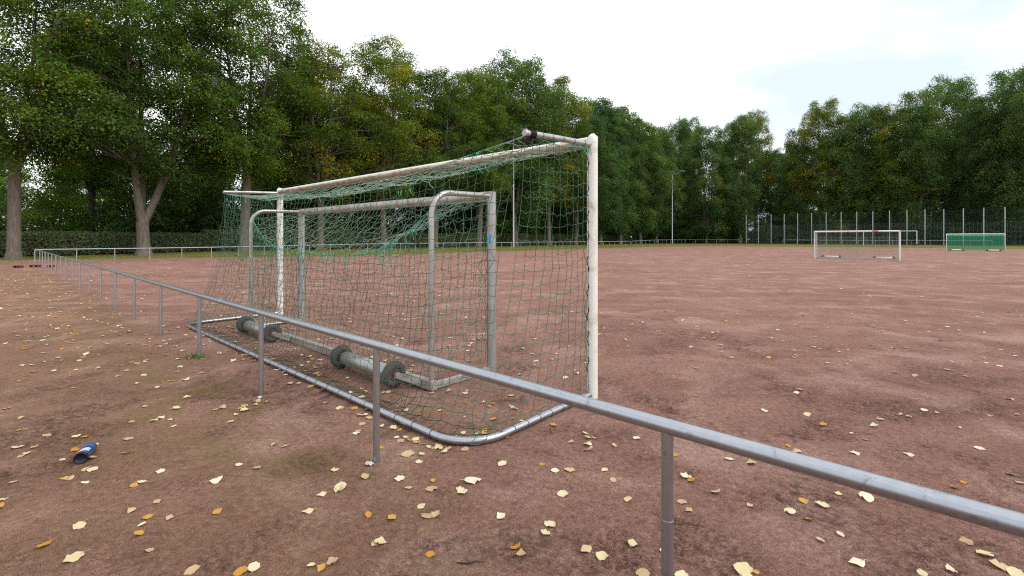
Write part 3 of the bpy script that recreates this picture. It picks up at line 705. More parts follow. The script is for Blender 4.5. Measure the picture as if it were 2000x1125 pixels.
# dark turns tying the net to the ground frame and the stanchions
A1 = rings_on([(x, DEP, .03) for x in np.arange(rc+.05, GW-rc, .24)], 0, .032, .002, (1, 0, 0))
A2 = rings_on([(0, y, .031) for y in np.arange(.2, DEP-rc, .16)]+[(GW, y, .031) for y in np.arange(.2, DEP-rc, .2)], 0, .032, .002, (0, 1, 0))
A3 = rings_on([(x, y, 2.475-.05*y) for x in (0, GW) for y in (.16, .33, .5, .66, .8)], 0, .030, .002, (0, 1, 0))
net_part([A1, A2], .0026, M['net_dark'], goal, 'tie_cords', kind='stuff'); net_part([A3], .0025, M['net'], goal, 'tie_cords', kind='stuff')
A4 = rings_on([(0, .90+.008*i, 2.430) for i in range(9)], 0, .032, .003, (0, 1, .02)); hang = []
for i in range(7):
    a = rn.normal()*.05; hang.append([(rn.normal()*.01, .93+.01*i, 2.40), (a*.3, .95+.01*i+rn.normal()*.02, 2.36), (a*.6, .95+rn.normal()*.03, 2.33)])
net_part([A4, polyseg(hang)], .0042, M['cord'], goal, 'cord_wrap')
hang = []
for i in range(14):      # frayed teal twine ends below the rope and along the stanchion
    s = rn.uniform(.05, .95); y, z = rope(s); x = s*GW; l_ = rn.uniform(.05, .13)
    hang.append([(x, y+.004, z), (x+rn.normal()*.03, y+.02, z-l_*.5), (x+rn.normal()*.06, y+.01, z-l_)])
    hang.append([(x, y+.004, z-.02), (x+.025, y+.01, z-.005), (x+.02, y+.01, z-.05)])
for y in (.30, .62, .12):
    for q in range(5): hang.append([(0, y, 2.47), (rn.normal()*.03, y+rn.normal()*.03, 2.47-rn.uniform(.02, .05)), (rn.normal()*.04, y+rn.normal()*.05, 2.47-rn.uniform(.06, .12))])
for q in range(9):
    s = rn.uniform(.0, .3); y, z = rope(s); hang.append([(s*GW+.02, y+.03, z-.15), (s*GW+rn.normal()*.03, y+.05, z-.18), (s*GW+rn.normal()*.03, y+.03, z-.21)])
net_part([polyseg(hang)], .0033, M['rag'], goal, 'twine_ends', kind='stuff')
# lacing that snakes through the groove down the near post
lac = []
z0 = 2.36
while z0 > .1:
    l_ = rn.uniform(.10, .16); ph = rn.uniform(0, 6); lac.append([(.012+.012*math.sin(ph+.8*q), .0615, z0-l_*q/8) for q in np.linspace(0, 8, 12)]); z0 -= l_+rn.uniform(.05, .14)
net_part([polyseg(lac)], .0042, M['cord'], goal, 'lacing_cord', kind='stuff')
lac = [[(.03+.012*math.sin(q*.5), .072+.012*math.cos(q*.7), 1.42-.02*q) for q in range(64)], [(.03+.015*math.sin(q*.9+1), .08, 1.0-.02*q) for q in range(34)]]
net_part([polyseg(lac)], .0030, M['net'], goal, 'loose_twine')

# ------------------------------------------------------------------ the small goal inside it
def wheel(parent, x, y, side_):
    m_ = Matrix.Translation((x, y, .137)) @ Matrix.Rotation(R_(90), 4, 'Y')
    e = MB(); pr = []
    for i in range(17):
        a = 2*math.pi*i/16; pr.append((.094+.043*math.cos(a), .040*math.sin(a)))
    e.lathe(pr, 32, m_)
    for k_ in range(40):          # tread blocks
        a = 2*math.pi*k_/40
        for sg in (-1, 1):
            rr = .1328; c = m_ @ Vector((rr*math.cos(a+sg*.05), rr*math.sin(a+sg*.05), sg*.013)); rot = (m_.to_3x3() @ Matrix.Rotation(a, 3, 'Z') @ Matrix.Rotation(sg*.5, 3, 'X'))
            e.box(c, (.005, .009, .024), rot)
    wh = e.build('wheel', M['tyre'], parent)
    e = MB(); e.lathe([(.020, -.020), (.030, -.024), (.056, -.026), (.062, -.034), (.055, -.036), (.050, -.02)], 24, m_); e.lathe([(.050, .02), (.055, .036), (.062, .034), (.056, .026), (.030, .024), (.020, .020)], 24, m_)
    for k_ in range(6):
        a = k_*math.pi/3; e.box(m_ @ Vector((.040*math.cos(a), .040*math.sin(a), 0)), (.034, .012, .05), m_.to_3x3() @ Matrix.Rotation(a, 3, 'Z'))
    e.build('rim', M['rim'], wh)
    MB().lathe([(0, -.062), (.017, -.060), (.019, -.04), (.019, .04), (.017, .060), (0, .062)], 14, m_).build('hub', M['zinc'], wh)
def youth_goal(origin, rz, label, detail, netm, L_=5.0, H=2.05, D_=.88, post_m='alu', bar_m='alu_bar', group='small mobile goals'):
    g = empty('youth_goal', origin, rz, label=label, cat='goal', group=group)
    for x in (0, L_): oval_bar((x, 0, -.01), (x, 0, H+.05), .060, .050, 20 if detail else 10).build('post', M[post_m], g)
    oval_bar((.0, 0, H), (L_, 0, H), .050, .058, 20 if detail else 10).build('crossbar', M[bar_m], g)
    zt = H-.01; rb = .24
    for x in (0, L_):
        p = [Vector((x, D_, .04)), Vector((x, D_, zt-rb))]+[Vector((x, D_-rb+rb*math.cos(a), zt-rb+rb*math.sin(a))) for a in np.linspace(.2, math.pi/2, 7)]+[Vector((x, .04, zt+.012))]
        MB().tube(p, .030, 14 if detail else 8).build('rear_upright', M['alu' if detail else 'alu_bright'], g)
        MB().box((x, D_/2, .033), (.05, D_+.02, .06)).build('base_side', M['alu_bar'], g)
        MB().tube([(x+(.06 if x == 0 else -.06), .05, .03), (x+(.06 if x == 0 else -.06), D_-.05, .03)], .022, 10).build('side_tube', M['alu'], g)
    MB().box((L_/2, D_, .05), (L_+.10, .075, .09)).build('rear_bar', M['alu_bar'], g)
    yw = D_+.21
    for a, b in ((.36, 1.46), (L_-1.46, L_-.36)):
        wt = MB().tube([(a+.16, yw-.02, .125), (a+.18, yw-.02, .125), (b-.07, yw-.02, .125), (b-.05, yw-.02, .125)], [.05, .078, .078, .05], 20).build('weight_roller', M['alu' if detail else 'far_white'], g)
        MB().tube([(a-.03, yw, .137), (b+.03, yw, .137)], .012, 8).build('axle', M['zinc'], wt)
        for x in (a, b): wheel(g, x, yw, 0)
        for x, dx in ((a-.06, -.17), (b+.06, .10)):
            d = Vector((dx, -.15, -.075)); c = Vector((x, yw, .137))+d/2
            ex = d.normalized(); ez = Vector((0, 0, 1)); ey = ez.cross(ex).normalized(); ez = ex.cross(ey)
            MB().box(c, (d.length+.04, .010, .062), Matrix((ex, ey, ez)).transposed()).build('arm_plate', M['zinc'], wt)
    return g
SG = Vector((-.24, 5.50, 0))
sg = youth_goal(SG, ROT_U, 'small grey aluminium goal on wheels standing inside the big goal', True, None)
mb = MB(); pv = []       # sky blue paint patch on the near post
for i in range(7):
    for j in range(7):
        u_, v_ = i/6*2-1, j/6*2-1; q = math.hypot(u_, v_); sc_ = max(abs(u_), abs(v_))/q if q > 0 else 1
        u_, v_ = u_*sc_, v_*sc_; an = 2.05+u_*.33; z = 1.555+v_*.062-.02*u_*u_
        pv.append((.0508*math.sin(an+3.7), .0608*math.cos(an+3.7), z))
mb.add(pv, [(i*7+j, i*7+j+1, i*7+j+8, i*7+j+7) for i in range(6) for j in range(6)], True)
mb.build('blue_paint_patch', M['blue_paint'], sg)
# its net: hung from the crossbar, its upper rear edge sagging in a deep swag
L5, H5, D5 = 5.0, 2.05, .88
def swag(s):
    k_ = (4*s*(1-s)); return (D5-.03+.03*k_, H5-.14-.62*k_**.8-.05*math.sin(s*9))
def sback(s, t_):
    y, z = swag(s); yb = D5-.05; return (s*L5+.05*math.sin(5*t_+7*s), y*(1-t_)+yb*t_+.07*math.sin(math.pi*t_)*math.sin(s*8), z*(1-t_)+.10*t_)
def stop_(s, t_):
    y, z = swag(s); return (s*L5, .05+(y-.05)*t_, (H5-.05)*(1-t_)+z*t_-.10*math.sin(math.pi*t_)*(4*s*(1-s)))
def sside(x0, sg_):
    def fn(a, t_):
        y, z = swag(0 if x0 == 0 else 1); return (x0+sg_*.03*math.sin(math.pi*a), .06+(y-.06)*a, (H5-.05)*(1-t_)+.08*t_-.07*math.sin(math.pi*a)*(1-.5*t_)-(.08*a*(1-t_)))
    return fn
net_part([grid_net(sback, 44, 14, rn, .020, .012, drop=.01), grid_net(sside(0, -1), 8, 17, rn, .014, .020), grid_net(sside(L5, 1), 8, 17, rn, .014, .02)], .0022, M['net'], sg, 'net')
net_part([grid_net(stop_, 44, 10, rn, .022, .015)], .0023, M['net_pale'], sg, 'top_net')
hang = []
for i in range(70):      # the bunched edge of the swag with its frayed ends
    s = rn.uniform(.01, .99); y, z = swag(s); x = s*L5
    hang.append([(x, y+rn.normal()*.02, z), (x+.05+rn.normal()*.03, y+rn.normal()*.03, z-.03+rn.normal()*.02), (x+.12+rn.normal()*.03, y+rn.normal()*.03, swag(min(1, s+.024))[1]+rn.normal()*.02)])
for i in range(16):
    s = rn.choice([rn.uniform(.0, .18), rn.uniform(.02, .5)]); y, z = swag(s); hang.append([(s*L5, y, z), (s*L5+rn.normal()*.03, y+.03, z-.08), (s*L5+rn.normal()*.05, y+.02, z-rn.uniform(.12, .22))])
net_part([polyseg([[(s*L5, *swag(s)) for s in np.linspace(0, 1, 50)]]), polyseg(hang)], .0028, M['rag'], sg, 'bunched_edge', kind='stuff')
net_part([rings_on([(x, 0, H5-.01) for x in np.arange(.2, 4.9, .27)], 0, .061, .002, (1, 0, 0))], .0022, M['net_dark'], sg, 'tie_cords', kind='stuff')
lac = [[(.03+.008*math.sin(q*.6), .066+.006*math.cos(q*.9), 1.95-.02*q) for q in range(92)], [(.075+.05*math.sin(q*.45), .09, 1.30-.022*q) for q in range(26)]]
net_part([polyseg(lac)], .0032, M['net_dark'], sg, 'lacing_cord')

# ------------------------------------------------------------------ far goals
def far_net(g, L_, H, D_, m_, sagk=.15):
    vs = []; fs = []; nx = 12; prof_ = [(0.05, H-.06), (D_*.5, H-.12), (D_-.02, H-.22), (D_-.0, H*.55), (D_-.05, .12)]
    for i in range(nx+1):
        s = i/nx; k_ = 4*s*(1-s)
        for y, z in prof_: vs.append((s*L_, y, z-(sagk*k_ if z > H*.7 and y > .1 else 0)))
    m2 = len(prof_)
    for i in range(nx):
        for j in range(m2-1): fs.append((i*m2+j, i*m2+j+1, (i+1)*m2+j+1, (i+1)*m2+j))
    for i in (0, nx):
        b = i*m2; vs.append((i/nx*L_, .05, .12)); fs.append((b, b+1, b+2, b+3, b+4, len(vs)-1))
    me = bpy.data.meshes.new('net'); me.from_pydata(vs, [], fs); obj('net', me, m_, g)
    # knotted threads wide enough to show
    A_, B_ = [], []
    for i in range(0, int(L_/.24)+1):
        x = min(L_, i*.24); k_ = 4*(x/L_)*(1-x/L_); P_ = [(x, y, z-(sagk*k_ if z > H*.7 and y > .1 else 0)) for y, z in prof_]; A_ += P_[:-1]; B_ += P_[1:]
    for z in np.arange(.15, H-.3, .24): A_ += [(0, D_-.03, z)]; B_ += [(L_, D_-.03, z)]
    v, f = cords(A_, B_, .004); obj('net_threads', np_mesh('net_threads', v, f), M['net_pale'], g)
mg = youth_goal(gpx(1591, 505), ROT_D, 'small grey goal facing the railing alone in the middle of the pitch', False, None, post_m='alu_bright', bar_m='far_white')
far_net(mg, 5.0, 2.05, .88, M['far_net'])
oval_bar((3.5, -.002, 2.052), (3.85, -.002, 2.052), .0515, .0595, 12).build('red_mark', M['rust_red'], mg)
gg = youth_goal(Vector((58.0, 55.5, 0)), ROT_U, 'small goal hung with a dense bright green net seen from behind', False, None, 5.0, 2.05, .9, 'alu_bright', 'far_white')
far_net(gg, 5.0, 2.05, .9, M['green_net'], .05)
fr = Vector((70.3, 81.8, 0)); fl = fr+U*7.44
fg = empty('football_goal', (fl.x, fl.y, gz(fl.x, fl.y)), ROT_D, label='full size white goal frame without visible net in front of the ball fence', cat='goal')
for x in (0, 7.44): oval_bar((x, 0, -.05), (x, 0, 2.55), .06, .06, 10).build('post', M['far_white'], fg)
oval_bar((0, 0, 2.5), (7.44, 0, 2.5), .058, .058, 10).build('crossbar', M['far_white'], fg)
for x in (0, 7.44): MB().tube([(x, .03, 2.47), (x, 1.4, 2.4)], .025, 6).build('net_stanchion', M['galv_far'], fg)
mb = MB(); pp = [(-.42, 0, .10), (-.3, 0, .16), (0, .02, .19), (.3, 0, .17), (.42, 0, .09)]
mb.tube(pp, [.05, .14, .17, .15, .06], 12); mb.tube([(-.15, .0, .33), (0, .02, .42), (.15, 0, .33)], .014, 5)
q = fr-U*.1-V*.6
mb.build('sports_bag', M['navy'], None, loc=(q.x-.5, q.y, gz(q.x, q.y)-.015), label='small dark bundle lying at the foot of the far white goal', cat='bag')

# ------------------------------------------------------------------ a walker beyond the railing
def person(p, rz):
    e = empty('person', (p.x, p.y, gz(p.x, p.y)), rz, label='person in dark jacket, blue jeans and pale cap walking by the far railing', cat='person')
    J = [('pelvis', (0, 0, .95), .15), ('waist', (0, 0, 1.08), .145), ('chest', (0, .01, 1.30), .17), ('neckb', (0, 0, 1.46), .085), ('neck', (0, .01, 1.53), .058), ('head', (0, .02, 1.64), .098), ('crown', (0, .015, 1.72), .075),
         ('hipl', (.09, 0, .88), .10), ('kneel', (.10, .16, .50), .066), ('anklel', (.10, .10, .09), .045), ('toel', (.10, .25, .045), .042),
         ('hipr', (-.09, 0, .88), .10), ('kneer', (-.10, .02, .49), .066), ('ankler', (-.10, -.24, .12), .045), ('toer', (-.10, -.12, .045), .042),
         ('shl', (.19, 0, 1.41), .072), ('ell', (.25, -.05, 1.14), .05), ('wrl', (.24, .08, .92), .036), ('hal', (.235, .13, .84), .034),
         ('shr', (-.19, 0, 1.41), .072), ('elr', (-.25, .0, 1.13), .05), ('wrr', (-.24, .12, .93), .036), ('har', (-.235, .17, .85), .034)]
    nm = [j[0] for j in J]; ed = [('pelvis', 'waist'), ('waist', 'chest'), ('chest', 'neckb'), ('neckb', 'neck'), ('neck', 'head'), ('head', 'crown')]
    for s in 'lr': ed += [('pelvis', 'hip'+s), ('hip'+s, 'knee'+s), ('knee'+s, 'ankle'+s), ('ankle'+s, 'toe'+s), ('chest', 'sh'+s), ('sh'+s, 'el'+s), ('el'+s, 'wr'+s), ('wr'+s, 'ha'+s)]
    me = bpy.data.meshes.new('body'); me.from_pydata([j[1] for j in J], [(nm.index(a), nm.index(b)) for a, b in ed], [])
    o = bpy.data.objects.new('body', me); C.objects.link(o); o.parent = e
    o.modifiers.new('s', 'SKIN'); 
    for sv, j in zip(me.skin_vertices[0].data, J): sv.radius = (j[2], j[2]*(.78 if j[0] in ('chest', 'waist', 'pelvis') else 1)); 
    me.skin_vertices[0].data[0].use_root = True
    o.modifiers.new('d', 'SUBSURF').render_levels = 2; o.modifiers['d'].levels = 2
    dg = bpy.context.evaluated_depsgraph_get(); m2 = bpy.data.meshes.new_from_object(o.evaluated_get(dg)); o.modifiers.clear(); o.data = m2
    m2.materials.clear()
    for k_ in ('navy', 'jean', 'skin', 'bottle_dark'): m2.materials.append(M[k_])
    for pl in m2.polygons:
        c = pl.center; pl.use_smooth = True
        pl.material_index = 2 if (c.z > 1.50 or (abs(c.x) > .2 and c.z < .90)) else (3 if c.z < .08 else (1 if c.z < .90 else 0))
    MB().lathe([(.112, 1.655), (.115, 1.69), (.10, 1.75), (.06, 1.785), (0, 1.795)], 14).box((0, .14, 1.665), (.15, .11, .015)).build('cap', M['hair'], e)
    mb = MB()
    for sx in (-.035, .035): mb.lathe([(.0, .010), (.011, .004), (.011, -.004), (0, -.01)], 8, Matrix.Translation((sx, .108, 1.635)) @ Matrix.Rotation(R_(90), 4, 'X'))
    mb.build('eyes', M['bottle_dark'], e); MB().box((0, .125, 1.605), (.022, .03, .045)).build('nose', M['skin'], e)
    return e
person(CORNER+V*78.0+U*-1.1, math.atan2(-V.y, -V.x)-math.pi/2)

# small sign behind the hedge
p = at_px(198, 48); e = empty('notice_sign', (p.x, p.y, gz(p.x, p.y)), .3, label='small blue and white notice sign on a post behind the hedge', cat='sign')
MB().tube([(0, .05, -.2), (0, .05, 4.25)], .03, 8).build('post', M['lamp_dark'], e)
MB().box((0, 0, 3.98), (.68, .03, .40)).build('blue_panel', M['sign_blue'], e); MB().box((0, 0, 3.55), (.62, .03, .36)).build('white_panel', M['sign_white'], e)

# ------------------------------------------------------------------ hollow bricks by the railing corner
for (px, py, w_, rz) in ((39, 523, .34, .1), (71, 521.5, .42, .35), (105, 522, .36, -.1)):
    p = gpx(px, py); mb = MB(); h_ = .13
    mb.box((0, -.10, .0125), (w_, .22, .025)); mb.box((0, -.10, h_-.0125), (w_, .22, .025))
    for x in (-w_/2+.03, .02, w_/2-.03): mb.box((x, -.10, h_/2), (.05, .218, h_-.051))
    lb = {39: 'hollow brown block lying farthest from the railing', 71: 'long hollow brown block lying just outside the railing', 105: 'hollow brown block lying under the railing'}[px]
    mb.build('hollow_block', M['brick'], None, loc=(p.x, p.y, az(p)-.005), label=lb, cat='block', group='hollow blocks near the railing corner').rotation_euler = (0, 0, rz)

# ------------------------------------------------------------------ the blue bottle
pa, pb = gpx(157, 903), gpx(182, 876); dr = (pb-pa); rzb = math.atan2(dr.y, dr.x)
bo = empty('drink_bottle', (pa.x, pa.y, az(pa)), rzb, label='blue plastic bottle with white stripes lying on the path', cat='bottle')
mt = Matrix.Translation((0, 0, .040)) @ Matrix.Rotation(R_(90), 4, 'Y'); rb_ = .040
MB().lathe([(rb_*.97, .012), (rb_, .02), (rb_, .125), (rb_*.92, .133), (rb_*.92, .140), (rb_, .148), (rb_*.98, .180), (rb_*.8, .205), (rb_*.45, .216), (0, .218)], 28, mt).build('body', M['bottle'], bo)
MB().lathe([(0, .004), (rb_*.80, .004), (rb_*.86, -.002), (rb_*.98, .0), (rb_*1.01, .006), (rb_*1.01, .016), (rb_*.9, .018)], 28, mt).build('base', M['bottle_dark'], bo)
for i in range(3):
    vs = []; x0 = .028+i*.017
    for j in range(11):
        an = 2.35+j*.16
        for dx in (0, .0105): vs.append(mt @ Vector((rb_*1.014*math.cos(an), rb_*1.014*math.sin(an), x0+dx+.0022*j)))
    MB().add(vs, [(2*j, 2*j+1, 2*j+3, 2*j+2) for j in range(10)], True).build('stripe', M['stripe'], bo)

# pebbles, litter, twig
def pebble(px, py, r, m_, label, name='pebble', cat='stone'):
    rp_ = np.random.default_rng(int(px)); p = gpx(px, py); mb = MB(); prof_ = [(0, -r*.5), (r*.8, -r*.35), (r, 0), (r*.7, r*.45), (0, r*.6)]; mb.lathe(prof_, 10)
    mb.v = [tuple(np.array(v_)*rp_.uniform(.85, 1.15)) for v_ in mb.v]; mb.build(name, m_, None, loc=(p.x, p.y, az(p)+r*.4), label=label, cat=cat)
pebble(507, 776, .022, M['stone'], 'pale grey pebble at the foot of a railing post')
def scrap(px, py, s, label):
    rp_ = np.random.default_rng(int(px)); p = gpx(px, py); vs = []; nn = 6
    for i in range(nn):
        for j in range(nn): vs.append(((i/5-.5)*s*(1+.2*rp_.normal()), (j/5-.5)*s*.8, .006+abs(rp_.normal())*.012*s/.06))
    MB().add(vs, [(i*nn+j, i*nn+j+1, (i+1)*nn+j+1, (i+1)*nn+j) for i in range(nn-1) for j in range(nn-1)]).build('paper_scrap', M['stone'], None, loc=(p.x, p.y, az(p)), label=label, cat='litter')
scrap(721, 907, .055, 'crumpled pale scrap of litter beside the railing post behind the goal')
p = gpx(917, 1102); MB().tube([(-.06, .0, .006), (0, -.008, .008), (.03, .01, .007), (.07, .006, .008)], [.003, .004, .003, .0015], 6).tube([(0, -.008, .008), (-.02, .03, .008)], .002, 5).build('twig', M['twig'], None, loc=(p.x, p.y, az(p)), label='small dark forked twig lying on the ash', cat='twig')
# weed tuft at the foot of a railing post
p = gpx(382.5, 699); rw = np.random.default_rng(3); nw = 90
ps = np.column_stack([rw.normal(size=nw)*.09, rw.normal(size=nw)*.07, np.abs(rw.normal(size=nw))*.02+.004]); d_ = unit(np.column_stack([rw.normal(size=(nw, 2)), np.abs(rw.normal(size=nw))*.6])); s_ = unit(np.cross(d_, rw.normal(size=(nw, 3))))
v, f = leaf_quads(ps, d_, s_, rw.uniform(.02, .06, nw), .22)
obj('weed_tuft', np_mesh('weed_tuft', v, f, False, {'tone': ('FACE', rw.random(nw)), 'autumn': ('FACE', (rw.random(nw) < .3)*.8)}), M['weed'], None, (p.x, p.y, az(p)), label='small green weed tuft at the foot of a railing post', cat='weed')

# ------------------------------------------------------------------ fallen leaves
def leaf_mesh(seed, curl, fold):
    """heart shaped blade in a 3 x 6 grid with a midrib, bent and curled, and a stalk"""
    r = np.random.default_rng(seed); ny = 7; vs = []; fs = []
    wid = [.10, .72, .98, .95, .74, .42, .02]; asy = r.uniform(.8, 1.2)
    for j in range(ny):
        yy = j/(ny-1); ww = wid[j]*.5*r.uniform(.88, 1.1)
        for i, xx in enumerate((-1, -.5, 0, .5, 1)):
            x = xx*ww*(asy if xx > 0 else 1); y = yy-.5-(.10*abs(xx) if j == 0 else 0) - (.08*abs(xx) if j == 1 else 0)
            z = fold*abs(x)*.9+curl*((yy-.45)**2)*1.5+.05*r.normal()*abs(xx)+curl*.35*x*(1 if seed % 2 else -1)
            vs.append((x, y, z))
    for j in range(ny-1):
        for i in range(4): fs.append((j*5+i, j*5+i+1, (j+1)*5+i+1, (j+1)*5+i))
    vs = np.array(vs); vs[:, 2] -= vs[:, 2].min(); mb = MB(); mb.add(vs, fs, True)
    b = Vector(vs[2]); mb.tube([b+Vector((0, .1, .004)), b+Vector((.02, -.18, .03)), b+Vector((r.normal()*.12, -.42, .012))], [.016, .013, .012], 3, False)
    return mb
LV = [leaf_mesh(s, c_, f_) for s, c_, f_ in ((1, .05, .06), (2, .18, .10), (3, .10, -.12), (4, .55, .25), (5, .85, .45), (6, .30, -.25), (7, .12, .2), (8, .4, .7))]
LM = {}
for mname in ('cream', 'amber', 'tan'):
    for i, mb in enumerate(LV):
        me = mb.mesh(f'leaf_{mname}'); me.materials.append(M[mname]); LM[mname, i] = me
rl = np.random.default_rng(77); leaves = []
big = [(925,941,.100,'cream',0),(665,952,.080,'cream',0),(653,917,.055,'cream',0),(627,966,.055,'cream',2),(600,999,.060,'cream',2),(712,932,.055,'tan',4),(798,887,.090,'tan',1),(824,886,.055,'cream',1),
(980,908,.066,'cream',0),(1085,920,.055,'cream',1),(1100,965,.065,'cream',1),(1075,1025,.072,'cream',1),(1064,1040,.055,'cream',0),(1143,1071,.066,'tan',2),(1008,1066,.055,'amber',4),(1016,1083,.05,'tan',4),(835,1009,.065,'tan',2),(850,1007,.05,'tan',4),
(824,989,.05,'cream',0),(898,957,.055,'cream',0),(845,940,.035,'amber',4),(718,1007,.04,'amber',4),(764,1012,.05,'amber',3),(648,1098,.055,'tan',3),(627,1112,.04,'amber',4),(841,1084,.045,'amber',1),(854,872,.055,'tan',4),(1242,856,.065,'cream',1),(1200,869,.045,'tan',1),
(1577,810,.07,'cream',1),(1338,929,.075,'cream',0),(1349,937,.05,'amber',4),(1319,888,.045,'amber',3),(1423,896,.06,'cream',1),(1452,887,.04,'tan',0),(1555,914,.075,'tan',0),(1399,960,.055,'tan',4),(1226,976,.06,'cream',1),(1333,980,.055,'tan',1),(1198,938,.05,'tan',1),(1112,918,.07,'tan',1),(1150,855,.055,'tan',4),(1143,845,.055,'cream',1),
(1544,1000,.068,'cream',0),(1605,984,.072,'cream',1),(1570,977,.055,'amber',3),(1577,1011,.05,'amber',1),(1693,972,.085,'cream',0),(1788,981,.08,'cream',2),(1235,1061,.06,'cream',2),(1453,1109,.095,'cream',0),(1478,1117,.03,'amber',1),(1256,1122,.07,'tan',0),(1332,1124,.07,'cream',0),(1890,1058,.06,'tan',3),(1921,1079,.075,'cream',1),
(1952,1104,.080,'tan',0),(1986,1119,.075,'cream',1),(1774,888,.06,'cream',2),(1914,877,.06,'cream',1),(1806,801,.065,'cream',1),(1970,780,.07,'cream',2),(1882,942,.035,'amber',3),(1972,925,.05,'cream',1),(1991,942,.055,'tan',1),(37,870,.085,'cream',6),(50,887,.055,'cream',6),(68,873,.045,'tan',6),(150,853,.055,'cream',6),(182,916,.065,'cream',1),(168,915,.045,'tan',1),
(182,894,.05,'amber',4),(188,867,.04,'tan',1),(125,934,.045,'amber',3),(136,932,.055,'tan',6),(252,858,.065,'tan',1),(249,885,.055,'tan',4),(262,949,.045,'amber',3),(276,942,.055,'cream',1),(312,922,.05,'cream',6),(290,1011,.05,'amber',3),(330,1013,.045,'tan',2),(307,981,.045,'tan',1),(153,1031,.06,'cream',6),(83,1068,.06,'amber',3),(141,1094,.08,'cream',6),
(271,1046,.045,'amber',4),(377,1113,.06,'tan',1),(5,977,.05,'cream',6),(425,1001,.05,'amber',3),(472,1116,.06,'amber',1),(497,1107,.065,'cream',1),(24,941,.045,'tan',1),(52,834,.05,'cream',6),(40,817,.05,'tan',6),(258,823,.05,'tan',1),(340,833,.045,'cream',1),(450,823,.055,'cream',1),(483,801,.045,'amber',4),(420,800,.05,'tan',3),(466,908,.05,'cream',1),(555,872,.05,'cream',1),
(1468,905,.07,'tan',5),(1690,858,.04,'tan',1),(1603,1057,.04,'tan',4),(1463,985,.035,'tan',4),(1180,918,.05,'cream',1),(1116,862,.05,'tan',3),(1034,826,.06,'amber',1),(1080,830,.06,'amber',0),(990,852,.06,'amber',1),(1008,840,.05,'cream',1),(868,852,.05,'cream',1),(905,846,.05,'cream',1),(948,840,.055,'amber',1),(690,797,.05,'tan',1),(632,760,.05,'tan',2),
(740,832,.055,'cream',1),(768,833,.07,'cream',0),(783,861,.06,'tan',1),(800,858,.05,'amber',1),(812,862,.06,'amber',1),(825,865,.055,'tan',1),(838,871,.05,'cream',1),(775,851,.05,'cream',0),(708,828,.06,'tan',1),(700,842,.055,'tan',1),(697,846,.055,'cream',0),(745,873,.04,'amber',1),(792,852,.05,'cream',1)]
for px, py, s, mn, vi in big:
    p = gpx(px, py); leaves.append((p.x, p.y, s*.92, mn, vi, rl.random()*6.28))
def scatter(nn, fn):
    for _ in range(nn):
        q = fn()
        if q is None: continue
        x, y = q
        if y < 1.6: continue
        s = rl.uniform(.032, .066); mn = rl.choice(['cream', 'amber', 'tan'], p=[.50, .20, .30]); leaves.append((x, y, s, mn, int(rl.integers(0, 8)), rl.random()*6.28))
def ring(d0, d1, x0=-1.15, x1=1.15):
    def fn():
        d = math.sqrt(rl.uniform(d0*d0, d1*d1)); return (d*rl.uniform(x0, x1), d)
    return fn
scatter(60, ring(2.0, 4.4)); scatter(300, ring(4.4, 10)); scatter(520, ring(9, 24, -1.2, -.1)); scatter(330, ring(9, 34, -.3, 1.15)); scatter(700, ring(22, 52, -1.1, .3)); scatter(500, ring(30, 75, 0, 1.1))
def alongbar():
    s = rl.uniform(0, 7.4); q = GN+U*s-V*(DEP+rl.normal()*.10+.02); return (q.x, q.y)
def ingoal():
    s = rl.uniform(.2, 7.2); q = GN+U*s-V*rl.uniform(.3, 1.6); return (q.x, q.y)
def pathside():
    s = rl.uniform(0, 32); q = B0+U*s-V*abs(rl.normal()*1.6); return (q.x, q.y)
scatter(70, alongbar); scatter(110, ingoal); scatter(420, pathside)
leaves.sort(key=lambda l: -l[2]/l[1])
lab = {'cream': 'pale yellow fallen leaf lying on the red ash', 'amber': 'amber orange fallen leaf lying on the red ash', 'tan': 'tan brown fallen leaf lying on the red ash'}
for x, y, s, mn, vi, rz in leaves[:300]:
    o = obj('fallen_leaf', LM[mn, vi], None, None, (x, y, az((x, y))+.002), label=lab[mn], cat='leaf', group='fallen leaves on the ash')
    o.scale = (s, s*1.1, s); o.rotation_euler = (rl.normal()*.10, rl.normal()*.10, rz)
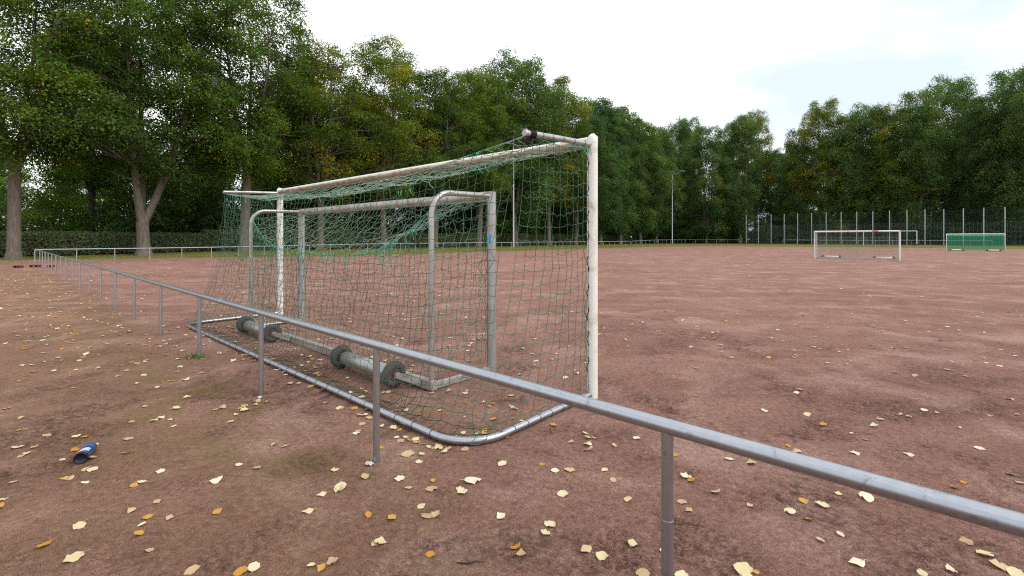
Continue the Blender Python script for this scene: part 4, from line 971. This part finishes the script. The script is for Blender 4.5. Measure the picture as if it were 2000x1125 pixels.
for mn in ('cream', 'amber', 'tan'):
    vs, fs = [], []; o_ = 0
    for x, y, s, m2, vi, rz in leaves[300:]:
        if m2 != mn: continue
        a = np.array(LV[vi].v[:35]); f = np.array(LV[vi].f[:24]); c_, s2 = math.cos(rz), math.sin(rz); s = s*(1+.010*y)
        b = np.column_stack([(a[:, 0]*c_-a[:, 1]*s2)*s+x, (a[:, 0]*s2+a[:, 1]*c_)*s+y, a[:, 2]*s+az((x, y))+.004]); vs.append(b); fs.append(f+o_); o_ += len(a)
    obj('leaf_litter', np_mesh('leaf_litter', np.concatenate(vs), np.concatenate(fs), True), M[mn], None, label={'cream': 'scattered small pale leaves across the pitch', 'amber': 'scattered small amber leaves across the pitch', 'tan': 'scattered small brown leaves across the pitch'}[mn], cat='leaves', kind='stuff')

# ------------------------------------------------------------------ grit and crumbs on the near ash, grass blades on the verge
ng = 34000; d = np.sqrt(rl.uniform(1.5**2, 6.5**2, ng)); xx = d*rl.uniform(-1.2, 1.2, ng); yy = d
cl = fbm(xx*2.1+7, yy*2.1, 21, 4); keep = rl.random(ng) < np.clip((cl-.46)*7, .10, 1); xx, yy = xx[keep], yy[keep]; ng = len(xx)
sz = rl.gamma(2.0, .0011, ng)+.0012; zz = ash_z(xx, yy)
tet = np.array([(1, 0, -.3), (-.5, .87, -.3), (-.5, -.87, -.3), (0, 0, .9)]); an = rl.random(ng)*6.28; ca, sa = np.cos(an), np.sin(an)
v = np.stack([np.column_stack([(t_[0]*ca-t_[1]*sa)*sz+xx, (t_[0]*sa+t_[1]*ca)*sz*rl.uniform(.7, 1.2, ng)+yy, t_[2]*sz*.8+zz+sz*.15]) for t_ in tet], 1).reshape(-1, 3)
b = np.arange(ng)[:, None]*4; f = np.concatenate([b+np.array(q) for q in ((0, 1, 3), (1, 2, 3), (2, 0, 3))])
obj('ash_grit', np_mesh('ash_grit', v, f), M['grit'], None, label='loose crumbs of red ash on the path and pitch', cat='grit', kind='stuff')
nb = 36000; i_ = rl.integers(0, len(Es), nb); o_ = np.abs(rl.normal(size=nb))*4.0-.3+jig[i_]*.8
q = Es[i_]+NRM[i_]*o_[:, None]+rl.normal(size=(nb, 2))*.5
zz = np.interp(o_, offs, hz)
ps = np.column_stack([q, zz-.01]); d_ = unit(np.column_stack([rl.normal(size=(nb, 2))*.45, np.ones(nb)])); s_ = unit(np.cross(d_, rl.normal(size=(nb, 3))))
v, f = leaf_quads(ps, d_, s_, rl.uniform(.05, .14, nb), .16, .05)
obj('grass', np_mesh('grass', v, f, False, {'tone': ('FACE', rl.random(nb)), 'autumn': ('FACE', (rl.random(nb) < .25)*rl.random(nb))}), M['grass'], None, label='short grass blades along the verge of the pitch', cat='grass', kind='stuff')
